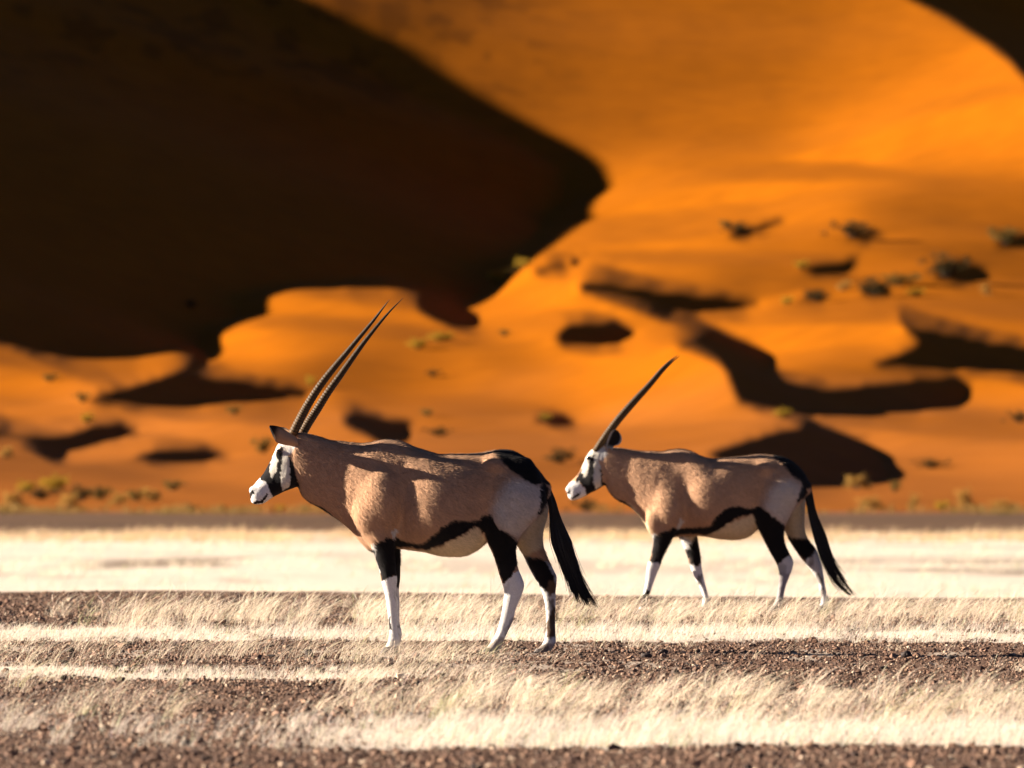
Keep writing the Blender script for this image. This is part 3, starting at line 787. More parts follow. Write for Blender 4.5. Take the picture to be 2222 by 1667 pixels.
def build_oryx(A, crop, spec):
    cx, cy, cs = crop
    U = lambda x: cx + x / cs
    W = lambda y: cy + y / cs
    X = lambda x: (U(x) - A.uo) / A.s
    Zz = lambda y: (A.vg - W(y)) / A.s
    L = 1 / (cs * A.s)                               # crop px -> m
    h = spec['h']
    f = Field((X(spec['x0']), -.34, -.03), (X(spec['x1']), .34, Zz(spec['top'])), h)
    f.loft((1, 0), [(X(a), Zz(t), Zz(b), 0, w) for a, t, b, w in spec['trunk']], k=.02, n=2.15)
    # head along its own axis
    (hx, hy), (mx, my) = spec['head_axis']
    o = np.array([X(hx), Zz(hy)]); e = np.array([X(mx), Zz(my)]); ax = (e - o) / np.linalg.norm(e - o); nn = np.array([-ax[1], ax[0]])
    s0, p0 = o @ ax, o @ nn
    sg = -1 if nn[0] > 0 else 1                      # forehead side is to the left
    st = []
    for s_, pt, pb, w in spec['head']:
        a_, b_ = p0 + sg * pt * L, p0 + sg * pb * L
        st.append((s0 + s_ * L, min(a_, b_), max(a_, b_), 0, w))
    f.loft(ax, st, k=.03, n=2.3)
    for leg in spec['legs']:
        f.loft((0, -1), [(-Zz(y), X(a), X(b), yc, w) for y, a, b, yc, w in leg], k=.028, n=2.0)
    for (x, y, yc, rx, rz, ry, k) in spec['balls']:
        for sgn in ((-1, 1) if yc else (1,)):
            f.ball((X(x), sgn * yc, Zz(y)), (rx, ry, rz), k)
    V, F = f.mesh()
    V = smooth_mesh(V, F, 2, .5)
    vn = np.zeros_like(V); fn = np.cross(V[F[:, 2]] - V[F[:, 0]], V[F[:, 3]] - V[F[:, 1]])
    for k in range(4): np.add.at(vn, F[:, k], fn)
    vn /= np.linalg.norm(vn, axis=1)[:, None] + 1e-12
    bump = .0055 * (fbm(V[:, 0] * 13, V[:, 2] * 9 + V[:, 1] * 8, 81) - .5) + .0022 * (fbm(V[:, 0] * 60, V[:, 2] * 26 + V[:, 1] * 30, 82) - .5)
    V = V + vn * (bump * np.where(V[:, 2] > .5, 1, .5))[:, None]
    C = spec['coat'](V, A, U, W)
    # short coat hair lying back and down, part of the same surface
    nv = len(V); a, b, c_, d_ = V[F[:, 0]], V[F[:, 1]], V[F[:, 2]], V[F[:, 3]]
    nrm = np.cross(c_ - a, d_ - b); nrm /= np.linalg.norm(nrm, axis=1)[:, None] + 1e-9
    if ((nrm * ((a + c_) / 2 - V.mean(0))).sum(1) > 0).mean() < .5: nrm = -nrm
    hr = np.random.default_rng(8); m_ = spec['fur']; fi = hr.integers(0, len(F), m_)
    w1, w2 = hr.random((m_, 1)), hr.random((m_, 1))
    P_ = (a[fi] * (1 - w1) + b[fi] * w1) * (1 - w2) + (d_[fi] * (1 - w1) + c_[fi] * w1) * w2
    nn_ = nrm[fi]; flow = np.array([.75, 0, -.65]) + hr.normal(0, .22, (m_, 3))
    flow -= (flow * nn_).sum(1)[:, None] * nn_; flow /= np.linalg.norm(flow, axis=1)[:, None] + 1e-6
    thin = (P_[:, 2] < Zz(spec['knee'])) | (P_[:, 0] < X(spec['cheek']))
    ln = np.where(thin, .005, .020)[:, None] * hr.uniform(.6, 1.3, (m_, 1))
    side_ = np.cross(flow, nn_) * np.where(thin, .0006, .0011)[:, None]
    tip_ = P_ + ln * (flow + nn_ * hr.uniform(.05, .38, (m_, 1)))
    q_ = np.stack([P_ - side_, P_ + side_, tip_ + side_ * .2, tip_ - side_ * .2], 1).reshape(-1, 3)
    hc = C[F[fi, 0]] * hr.uniform(.68, 1.24, (m_, 1))
    V2 = np.concatenate([V, q_]); F2 = np.concatenate([F, nv + np.arange(m_ * 4).reshape(m_, 4)]); C2 = np.concatenate([C, np.repeat(hc, 4, 0)])
    mesh_obj('body', V2, F2, M_FUR, A.root, colors=C2)
    P3 = lambda x, y, d: np.array([X(x), d, Zz(y)])
    # horns, ringed on the lower part
    for path, spread in spec['horns']:
        p = np.array([P3(x, y, 0) for x, y in path]); tt = np.linspace(0, 1, len(p)); T = np.linspace(0, 1, 260)
        q = np.stack([hermite(T, tt, p[:, 0]), np.interp(T, [0, 1], spread), hermite(T, tt, p[:, 2])], 1)
        r = spec['horn_r'] * (1 - T ** 1.8 * .95) * (1 - .15 * T)
        ring = np.sin(T * 2 * np.pi * 58); ring = np.sign(ring) * np.abs(ring) ** .6
        r = r * (1 + .045 * ring * (1 - sstep(.34, .52, T)))
        v, fc = tube(q, r, 14)
        c = np.array([.085, .046, .015]) * (1 - .75 * T[:, None]) * (1 + .35 * (ring * (1 - sstep(.34, .52, T)))[:, None])
        mesh_obj('horn', v, fc, M_HORN, A.root, colors=np.repeat(c, 14, 0))
    # ears: thick cupped leaves
    for edges, y0, y1, cols, cup in spec['ears']:
        up = np.array([P3(a[0], a[1], 0) for a in edges]); lo = np.array([P3(a[2], a[3], 0) for a in edges])
        tt = np.linspace(0, 1, len(edges)); T = np.linspace(0, 1, 28); K = 12
        up = np.stack([hermite(T, tt, up[:, i]) for i in (0, 2)], 1); lo = np.stack([hermite(T, tt, lo[:, i]) for i in (0, 2)], 1)
        V_, C_ = [], []
        sgn = 1 if y1 > 0 else -1
        for side in (1, -1):                          # outer, inner sheet
            for i, t in enumerate(T):
                for j in range(K):
                    w = j / (K - 1); pz = up[i] * (1 - w) + lo[i] * w
                    bulge = cup * math.sin(math.pi * w) * (1 - .4 * t)
                    thick = .005 * math.sin(math.pi * min(max(w, .0), 1)) * (1 - .6 * t)
                    yy = y0 + (y1 - y0) * t ** .8 + sgn * (bulge + side * thick)
                    V_.append((pz[0], yy, pz[1])); C_.append(cols(t, w, side))
        idx = np.arange(2 * 28 * K).reshape(2, 28, K)
        q1 = np.stack([idx[0, :-1, :-1], idx[0, 1:, :-1], idx[0, 1:, 1:], idx[0, :-1, 1:]], -1).reshape(-1, 4)
        q2 = np.stack([idx[1, :-1, :-1], idx[1, :-1, 1:], idx[1, 1:, 1:], idx[1, 1:, :-1]], -1).reshape(-1, 4)
        mesh_obj('ear', V_, np.concatenate([q1, q2]), M_FUR, A.root, colors=np.array(C_))
    # eyes
    for sgn in (-1, 1):
        c = P3(*spec['eye'][:2], sgn * spec['eye'][2]); r = spec['eye'][3]
        vv, ff = [], []
        for i in range(9):
            for j in range(14):
                th = math.pi * (i + .02) / 8.04; ph = 2 * math.pi * j / 14
                vv.append(c + r * np.array([math.sin(th) * math.cos(ph) * 1.15, math.cos(th) * .8, math.sin(th) * math.sin(ph)]))
        for i in range(8):
            for j in range(14): ff.append((i * 14 + j, i * 14 + (j + 1) % 14, i * 14 + 14 + (j + 1) % 14, i * 14 + 14 + j))
        mesh_obj('eye', vv, ff, M_EYE, A.root)
    # cloven hooves
    for (tx, ty, hx_, hy_, topx0, topx1, topy, yc) in spec['hooves']:
        V_, F_, o_ = [], [], 0
        for toe in (-1, 1):
            y_c = yc + toe * .017
            prof = []
            for t in np.linspace(0, 1, 7):            # slices from sole to coronet
                x0 = X(tx) * (1 - t) + X(topx0) * t; x1 = X(hx_) * (1 - t) + X(topx1) * t
                z0 = Zz(ty) * (1 - t) + Zz(topy) * t; z1 = Zz(hy_) * (1 - t) + Zz(topy) * t
                w = .0155 * (1 - .25 * t)
                for a in np.linspace(0, 2 * np.pi, 12, endpoint=False):
                    ca, sa = math.cos(a), math.sin(a); k = (1 - ca) / 2
                    V_.append((x0 * k + x1 * (1 - k), y_c + sa * w * (.55 + .45 * (1 - k)), z0 * k + z1 * (1 - k)))
            for i in range(6):
                for j in range(12): F_.append((o_ + i * 12 + j, o_ + i * 12 + (j + 1) % 12, o_ + i * 12 + 12 + (j + 1) % 12, o_ + i * 12 + 12 + j))
            V_.append((X(tx) * .5 + X(hx_) * .5, y_c, Zz(ty) * .5 + Zz(hy_) * .5))
            for j in range(12): F_.append((o_ + (j + 1) % 12, o_ + j, o_ + 84, o_ + 84))
            o_ += 85
        F3 = []
        for q in F_:
            if q[2] == q[3]: F3.append(q[:3])
            else: F3 += [(q[0], q[1], q[2]), (q[0], q[2], q[3])]
        n_ = len(V_); cc = np.array([.20, .175, .16]) * rng.uniform(.8, 1.2, (n_, 1))
        mesh_obj('hoof', V_, F3, M_HOOF, A.root, colors=cc)
    # tail: a stalk and long hair
    tl, tr = spec['tail']
    tl = np.array([(X(a), Zz(b)) for a, b in tl]); tr = np.array([(X(a), Zz(b)) for a, b in tr])
    T = np.linspace(0, 1, 40); tt = np.linspace(0, 1, len(tl))
    l = np.stack([hermite(T, tt, tl[:, i]) for i in (0, 1)], 1); r = np.stack([hermite(T, tt, tr[:, i]) for i in (0, 1)], 1)
    parts = []; off = 0; VV, FF = [], []
    mid = (l + r) / 2; wid = np.linalg.norm(r - l, axis=1)
    i_end = 26
    v, fc = tube(np.stack([mid[:i_end, 0], np.zeros(i_end), mid[:i_end, 1]], 1), np.minimum(wid[:i_end] * .47, .022) * np.linspace(1, .5, i_end), 8)
    VV.append(v); FF.append(fc); off += len(v)
    trng = np.random.default_rng(int(A.uo)); locks = np.sort(trng.random(9)); lmax = np.clip(trng.uniform(.78, 1.06, 9), 0, 1)
    for k in range(spec['hairs']):
        a = trng.random(); ph = trng.uniform(-1, 1) * .75
        t0 = trng.uniform(0, .45) ** 1.0; lk = int(np.argmin(np.abs(locks - a))); t1 = max(t0 + .25, lmax[lk] * (1 - abs(trng.normal(0, .09))))
        # hairs gather in a few locks towards the end
        lock = locks[int(np.argmin(np.abs(locks - a + trng.normal(0, .05, len(locks)))))]
        tq = np.linspace(t0, t1, 12)
        aa = a + (lock - a) * trng.uniform(.5, .95) * sstep(.62, .98, tq)
        lp = np.stack([np.interp(tq, T, l[:, i]) for i in (0, 1)], 1); rp = np.stack([np.interp(tq, T, r[:, i]) for i in (0, 1)], 1)
        q = lp * (1 - aa)[:, None] + rp * aa[:, None]
        wv = np.interp(tq, T, wid)
        jit = trng.normal(0, .006) * np.linspace(0, 1, 12) ** 2
        p = np.stack([q[:, 0] + jit, ph * wv * .45 * (1 - .3 * tq), q[:, 1]], 1)
        if k % 25 == 0: p[:, 0] += 0
        if k % 11 == 0:
            w_ = np.linspace(0, 1, 12) ** 2.2; p[:, 0] += w_ * trng.normal(.012, .028); p[:, 2] -= w_ * trng.uniform(-.02, .05)
        v, fc = tube(p, np.linspace(.0034, .0009, 12), 3)
        VV.append(v); FF.append(fc + off); off += len(v)
    vv = np.concatenate(VV)
    mesh_obj('tail', vv, np.concatenate(FF), M_HAIR, A.root, colors=np.full((len(vv), 3), (.012, .010, .010)))

def coat_fn(polys, near_legs_y, legsplit, top_line):
    """polys: list of (region set, colour, list of points in crop px, side, softness)"""
    def coat(V, A, U, W):
        cx0, cs = U(0), 1 / (U(1) - U(0)); cy0 = W(0)
        u, v = A.uv(V[:, 0], V[:, 2])
        x = (u - cx0) * cs; y = (v - cy0) * cs
        n1 = fbm(V[:, 0] * 70, V[:, 2] * 70 + V[:, 1] * 40, 71, 2) - .5; n2 = fbm(V[:, 0] * 70 + 40, V[:, 2] * 70 + V[:, 1] * 40, 72, 2) - .5
        jx, jy = n1 * 24, n2 * 24
        C = np.repeat(TAN[None], len(V), 0)
        C = C * (.92 + .16 * fbm(V[:, 0] * 9, V[:, 2] * 9 + V[:, 1] * 6, 73))[:, None]
        for col, pts, side, soft in polys:
            acc = np.zeros(len(V)); kk = max(soft, 0)
            offs = [(0, 0)] if kk == 0 else [(kk * math.cos(a) * q, kk * math.sin(a) * q) for q in (.35, .7, 1) for a in np.linspace(0, 6.28, 9)[:-1]]
            for ox, oy in offs:
                acc += inpoly(x + jx * .8 + ox, y + jy * .8 + oy, pts)
            acc = np.clip(acc / len(offs), 0, 1)
            if side == 'n': acc = acc * (V[:, 1] < .02)
            if side == 'f': acc = acc * (V[:, 1] > .02)
            if side == 'c': acc = acc * (np.abs(V[:, 1]) < .10)
            C = C * (1 - acc[:, None]) + np.asarray(col) * acc[:, None]
        lowz = 1 - sstep(.30, .46, V[:, 2])
        mud = sstep(.56, .70, fbm(V[:, 0] * 26, V[:, 2] * 15 + V[:, 1] * 20, 77)) * lowz * np.where(V[:, 1] > 0, .75, .4)
        C = C * (1 - mud[:, None]) + np.array([.10, .075, .06]) * mud[:, None]
        # dark line along the spine and mane
        ty = np.interp(x, [a for a, b in top_line], [b for a, b in top_line])
        k = (1 - sstep(3, 11, y - ty + jy * .6)) * (np.abs(V[:, 1]) < .05) * (x > top_line[0][0]) * (x < top_line[-1][0])
        C = C * (1 - .55 * k[:, None]) + BRN * .55 * k[:, None]
        return C
    return coat

# ---- front oryx (traced in the crop with origin 720,900 and 2.765 px per photo px)
R2 = (720.0, 900.0, 2.765)
def r1(pts):    # crop with origin 500,620 and 3.318 -> R2 crop
    return [((500 + x / 3.318 - 720) * 2.765, (620 + y / 3.318 - 900) * 2.765) for x, y in pts]
def sp(u, v): return ((u - 720) * 2.765, (v - 900) * 2.765)
def spl(rows):  # source px slices (v, left, right, yc, b) -> crop
    return [((v - 900) * 2.765, (a - 720) * 2.765, (b - 720) * 2.765, yc, w) for v, a, b, yc, w in rows]
trunk1 = [(642,946,1040,.076),(652,943,1068,.084),(668,942,1088,.090),(690,947,1100,.095),(717,955,1118,.100),(740,957.5,1134,.110),(762,960,1153,.138),(785,961.5,1180,.168),(805,959,1197,.184),(828,954,1199,.180),(850,953,1192,.178),(872,957.5,1192,.190),(897,969,1195,.222),(925,977.5,1199,.252),(950,984,1206,.268),(985,985,1209,.264),(1020,984,1203,.238),(1045,982,1187,.205),(1068,977.5,1165,.188),(1090,976,1145,.182),(1118,980,1128,.18),(1143,996,1115,.165),(1165,1016,1105,.13),(1180,1034,1095,.08),(1187,1046,1084,.045)]
legs1 = [
 spl([(1000,822,884,-.085,.06),(1030,792,866,-.104,.074),(1070,778,862,-.116,.077),(1110,772,862,-.119,.077),(1145,780,862,-.121,.072),(1172,796,858,-.124,.064),(1200,812,857,-.118,.050),(1225,819,859,-.114,.042),(1245,825,861,-.112,.039),(1258,827,862,-.11,.037),(1275,832,861,-.108,.031),(1316,840,861,-.105,.0235),(1352,844,862,-.105,.022),(1374,845,865,-.105,.025),(1387,843,868,-.105,.028),(1398,839,863,-.105,.025),(1408,833,858,-.105,.026)]),
 spl([(1030,800,892,.115,.082),(1070,784,893,.132,.09),(1110,780,888,.138,.09),(1145,788,876,.132,.078),(1172,806,868,.124,.064),(1200,820,869,.118,.050),(1225,827,869,.114,.042),(1258,834,868,.11,.037),(1275,838,866,.108,.031),(1316,846,867,.105,.0235),(1352,850,867,.105,.022),(1378,851,872,.105,.027),(1395,845,868,.105,.025),(1406,838,864,.105,.026)]),
 spl([(995,1090,1150,-.075,.06),(1020,1080,1166,-.10,.078),(1055,1066,1178,-.118,.090),(1090,1054,1184,-.126,.098),(1120,1046,1168,-.128,.096),(1140,1045,1148,-.125,.088),(1160,1050,1131,-.12,.074),(1182,1060,1121,-.115,.062),(1207,1071,1120,-.11,.05),(1236,1080,1126,-.108,.04),(1255,1086,1134,-.107,.036),(1267,1090,1138,-.106,.034),(1283,1094,1135,-.105,.030),(1300,1093,1128,-.105,.026),(1316,1091,1121,-.105,.024),(1352,1083,1111,-.105,.023),(1377,1075,1099,-.105,.027),(1390,1067,1093,-.105,.029),(1400,1060,1089,-.105,.028),(1410,1050,1085,-.105,.027)]),
 spl([(1020,1090,1166,.10,.078),(1055,1080,1180,.118,.090),(1090,1078,1189,.126,.098),(1120,1085,1188,.128,.096),(1140,1098,1182,.125,.088),(1160,1110,1178,.12,.074),(1182,1121,1179,.115,.062),(1207,1136,1187,.11,.05),(1236,1150,1201,.108,.04),(1251,1158,1208,.107,.036),(1263,1165,1208,.106,.034),(1283,1175,1206,.105,.030),(1305,1181,1206,.105,.026),(1352,1185,1205,.105,.023),(1381,1183,1206,.105,.027),(1396,1178,1206,.105,.029),(1406,1170,1200,.105,.027),(1413,1162,1196,.105,.027)]),
]
polys1 = [
 (CREAM, [(362,800),(550,810),(640,792),(720,750),(800,714),(860,672),(890,690),(970,840),(900,920),(600,920),(370,850)], '', 6),
 (CREAM * .95, [(1292,530),(1320,560),(1290,700),(1280,790),(1160,855),(1105,800),(1140,720),(1210,620)], 'f', 12),
 (RUMP, [(1000,470),(1070,390),(1160,380),(1250,420),(1300,470),(1260,560),(1200,650),(1140,730),(1110,745),(1010,695),(965,630),(965,540)], '', 34),
 (BLK, [(362,768),(385,735),(450,765),(540,772),(600,725),(680,660),(740,628),(800,638),(870,632),(920,602),(955,598),(975,640),(1010,690),(1095,735),(1114,765),(1112,900),(1085,968),(1026,1014),(1008,960),(985,880),(955,800),(915,720),(880,668),(855,668),(800,710),(720,745),(640,785),(570,808),(540,803),(450,792),(362,797)], 'n', 5),
 (BLK, [(362,768),(385,735),(450,765),(540,772),(600,725),(680,660),(740,628),(800,638),(870,632),(920,602),(975,640),(1000,720),(930,720),(880,668),(855,668),(800,710),(720,745),(640,785),(570,808),(362,797)], 'f', 5),
 (WHT, [(240,1000),(300,1000),(345,972),(460,950),(460,1600),(240,1600)], '', 0),
 (WHT, [(900,1300),(1000,1030),(1028,1012),(1085,968),(1118,930),(1160,960),(1180,1010),(1180,1600),(850,1600)], 'n', 0),
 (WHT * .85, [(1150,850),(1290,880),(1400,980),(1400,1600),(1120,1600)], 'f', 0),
 (BLK, [(258,770),(300,755),(345,735),(380,745),(390,830),(400,958),(345,974),(300,1004),(280,920),(262,840)], 'n', 5),
 (BLK, [(200,790),(450,790),(450,1000),(400,1040),(250,1040)], 'f', 5),
 (WHT * .9, [(236,775),(256,770),(266,850),(292,950),(270,930),(246,850)], 'n', 2),
 (BLK, [(1150,845),(1190,858),(1260,862),(1290,890),(1335,965),(1338,1010),(1300,1062),(1265,1050),(1230,1000),(1190,930)], 'f', 8),
 (BRN, [(1300,1000),(1340,990),(1350,1060),(1310,1090),(1290,1060)], 'f', 8),
 (BRN * .7, [(1300,1220),(1325,1150),(1345,1160),(1345,1340),(1290,1340),(1285,1260)], 'f', 8),
 (BLK * 2, [(340,1205),(356,1212),(360,1292),(340,1292)], 'n', 3),
 (GREY, [(1060,1250),(1095,1200),(1095,1260),(1060,1330),(1040,1340)], 'n', 8),
 (DUST, [(1000,1340),(930,1380),(880,1450),(1060,1450),(1040,1330)], 'n', 8),
 (DUST, [(1180,1385),(1360,1370),(1360,1480),(1180,1480)], 'f', 8),
 (DUST * 1.4, [(240,1390),(440,1390),(440,1480),(240,1480)], '', 8),
 (WHT * .8, [(362,700),(378,680),(398,692),(380,735),(362,740)], '', 6),
 (BLK, [(945,170),(960,220),(1000,264),(1050,312),(1100,348),(1160,392),(1215,418),(1262,412),(1340,430),(1320,300),(1100,160)], '', 7),
 (BLK, [(1246,428),(1268,408),(1300,440),(1296,520),(1248,592),(1225,602),(1250,530)], '', 4),
 (BLK, [(140,780),(200,800),(262,806),(262,860),(140,860)], '', 5),
 (BLK, r1([(470,1420),(496,1470),(522,1522),(600,1570),(660,1596),(720,1640),(775,1690),(760,1710),(700,1680),(600,1640),(500,1600),(460,1500)]), 'c', 3),
 # face
 (WHT * .85, r1([(330,1120),(420,1120),(462,1120),(462,1165),(430,1215),(400,1200)]), '', 6),
 (BLK, r1([(205,1385),(250,1310),(280,1250),(310,1170),(335,1150),(400,1165),(432,1240),(458,1290),(475,1370),(500,1450),(400,1500),(305,1535),(282,1470),(255,1420)]), '', 3),
 (WHT * np.array([.8, .76, .68]), r1([(335,1120),(365,1130),(352,1180),(332,1210),(346,1260),(335,1330),(305,1388),(288,1374),(288,1300),(302,1225),(318,1165)]), '', 2),  # both white stripes dimmed and warmed: the shading on the face is in the colour
 (WHT * np.array([.8, .76, .68]), r1([(383,1165),(420,1172),(428,1290),(434,1440),(380,1474),(368,1440),(364,1350),(378,1262)]), '', 3),
 (WHT, r1([(100,1440),(165,1422),(208,1388),(255,1418),(284,1468),(312,1522),(260,1620),(100,1620)]), '', 3),
 (BLK, r1([(134,1512),(146,1482),(166,1474),(172,1492),(158,1524),(146,1542)]), '', 0),
 (BLK * 2, r1([(165,1562),(220,1545),(262,1496),(272,1504),(228,1562),(170,1576)]), '', 0),
]
top1 = [sp(690, 947), sp(717, 955), sp(756, 959), sp(792, 962), sp(816, 956), sp(847, 953), sp(883, 960), sp(908, 972), sp(944, 984), sp(984, 985), sp(1035, 983), sp(1063, 978)]
HA1 = (sp(645, 950), sp(548, 1078))
hs = 2.765
def ear1_col(t, w, side):
    k = max(sstep(.52, .78, t), sstep(.16, .02, w) * sstep(.3, .6, t))
    return (TAN * .85 * (1 - .2 * t)) * (1 - k) + BLK * k
spec1 = dict(fur=90000, knee=sp(0, 1225)[1], cheek=sp(640, 0)[0], h=.006, x0=-520, x1=1420, top=40, trunk=[(sp(a, 0)[0], sp(0, t)[1], sp(0, b)[1], w) for a, t, b, w in trunk1],
    head_axis=HA1, head=[(s * hs, a * hs, b * hs, w) for s, a, b, w in [(-14,2,-50,.055),(10,18,-74,.070),(37,25,-78,.078),(60,19.5,-73,.078),(82,15,-65,.072),(107,12,-50,.060),(133,13,-37,.051),(150,13,-31,.053),(162,7,-25,.046),(171,-4,-15,.028)]],
    legs=legs1,
    balls=[(*sp(832, 1085), .165, .10, .15, .075, .05), (*sp(795, 1120), .15, .055, .075, .05, .05), (*sp(938, 1105), .168, .135, .165, .112, .06), (*sp(1075, 1010), .10, .06, .05, .085, .05), (*sp(1110, 1075), .12, .12, .11, .10, .05), (*sp(1176, 1062), .03, .05, .05, .05, .03),
           (*sp(608, 984), .042, .030, .026, .022, .02), (*sp(548, 1064), .026, .020, .022, .018, .015), (*sp(625, 1035), .045, .05, .05, .03, .03), (*sp(845, 1253), .105, .034, .04, .034, .02)],
    horns=[(r1([(444,1078),(506,955),(562,852),(640,730),(730,612),(820,505),(920,385),(1020,266),(1090,176),(1146,103)]), (-.035, -.10)),
           (r1([(502,1088),(562,985),(624,890),(700,770),(790,645),(880,518),(970,396),(1060,284),(1150,180),(1242,88)]), (.035, .10))],
    horn_r=.0265,
    ears=[([(*sp(648, 952), *sp(648, 974)), (*sp(636, 944), *sp(632, 968)), (*sp(622, 935), *sp(614, 965)), (*sp(609, 927), *sp(600, 959)), (*sp(598, 924), *sp(591, 942)), (*sp(587, 923), *sp(585, 927))], -.055, -.135, ear1_col, .022),
          ([(*sp(648, 952), *sp(648, 974)), (*sp(640, 944), *sp(636, 968)), (*sp(632, 937), *sp(624, 965)), (*sp(622, 930), *sp(613, 957)), (*sp(613, 927), *sp(606, 943)), (*sp(604, 926), *sp(603, 930))], .055, .135, ear1_col, .022)],
    eye=(*sp(607, 981), .056, .017),
    hooves=[(*sp(822, 1421), *sp(856, 1421), sp(834, 0)[0], sp(858, 0)[0], sp(0, 1403)[1], -.105), (*sp(829, 1419), *sp(862, 1419), sp(840, 0)[0], sp(864, 0)[0], sp(0, 1401)[1], .105),
            (*sp(1040, 1422), *sp(1082, 1422), sp(1052, 0)[0], sp(1085, 0)[0], sp(0, 1405)[1], -.105), (*sp(1150, 1426), *sp(1194, 1426), sp(1164, 0)[0], sp(1196, 0)[0], sp(0, 1408)[1], .105)],
    tail=([(1235,395),(1290,500),(1308,620),(1316,760),(1368,890),(1420,1020),(1448,1165)], [(1275,380),(1335,500),(1372,620),(1432,760),(1468,890),(1520,1020),(1600,1160)]), hairs=900,
    coat=coat_fn(polys1, 0, 0, top1))
A1 = Animal(FPX / 383.0, 980, 'front oryx standing nearest the camera with both long horns seen apart')
build_oryx(A1, R2, spec1)

# ---- rear oryx (crop origin 1200,740 and 2.7657)
R3 = (1200.0, 740.0, 2.7657)
trunk2 = [(300,668,830,.070),(318,652,872,.078),(350,641,926,.086),(390,641,960,.092),(440,648,984,.102),(500,656,1030,.128),(550,660,1095,.146),(595,661,1160,.162),(650,662,1180,.172),(715,650,1180,.172),(765,647,1172,.178),(830,660,1169,.206),(890,688,1172,.236),(950,706,1182,.246),(1030,701,1192,.250),(1110,694,1194,.230),(1170,688,1178,.212),(1230,682,1130,.19),(1300,684,1090,.184),(1370,694,1050,.182),(1430,717,1015,.168),(1480,760,975,.135),(1515,806,940,.085),(1535,850,915,.045)]
def fl(rows, sg): return [(y, a, b, sg * yc, w) for y, a, b, yc, w in rows]
legs2 = [
 fl([(800,640,800,.085,.06),(880,595,800,.105,.075),(980,572,790,.108,.072),(1060,572,776,.114,.073),(1110,580,755,.118,.071),(1160,592,727,.122,.064),(1200,600,708,.116,.051),(1250,594,682,.113,.043),(1300,583,658,.11,.039),(1340,566,647,.11,.037),(1375,560,632,.108,.031),(1420,557,615,.106,.025),(1500,544,586,.105,.022),(1550,533,570,.105,.025),(1580,524,562,.105,.027),(1612,509,550,.105,.025)], -1),
 fl([(980,640,830,.132,.088),(1060,690,850,.13,.085),(1130,728,862,.124,.072),(1180,757,868,.117,.060),(1260,795,882,.112,.043),(1310,812,890,.11,.039),(1340,816,892,.11,.037),(1375,832,897,.108,.031),(1420,850,906,.106,.025),(1500,890,927,.105,.022),(1540,900,937,.105,.025),(1565,899,946,.105,.027),(1600,889,940,.105,.025)], 1),
 fl([(740,1320,1420,.075,.06),(790,1290,1455,.10,.078),(860,1258,1486,.118,.09),(930,1225,1490,.126,.098),(990,1202,1455,.128,.096),(1050,1200,1420,.124,.087),(1110,1222,1392,.118,.072),(1180,1255,1385,.113,.057),(1240,1285,1400,.11,.043),(1290,1312,1426,.107,.037),(1320,1330,1441,.106,.035),(1370,1350,1434,.105,.030),(1420,1355,1415,.105,.025),(1480,1350,1393,.105,.023),(1530,1340,1383,.105,.025),(1560,1330,1379,.105,.028),(1592,1312,1366,.105,.026)], -1),
 fl([(790,1320,1470,.10,.078),(860,1330,1505,.118,.09),(950,1345,1516,.126,.098),(1050,1370,1513,.124,.087),(1130,1392,1513,.118,.071),(1180,1410,1528,.113,.058),(1260,1460,1586,.11,.045),(1300,1488,1602,.108,.038),(1335,1515,1613,.106,.035),(1380,1550,1622,.105,.030),(1430,1585,1630,.105,.025),(1500,1603,1643,.105,.023),(1540,1608,1654,.105,.026),(1565,1608,1662,.105,.027),(1596,1598,1656,.105,.026)], 1),
]
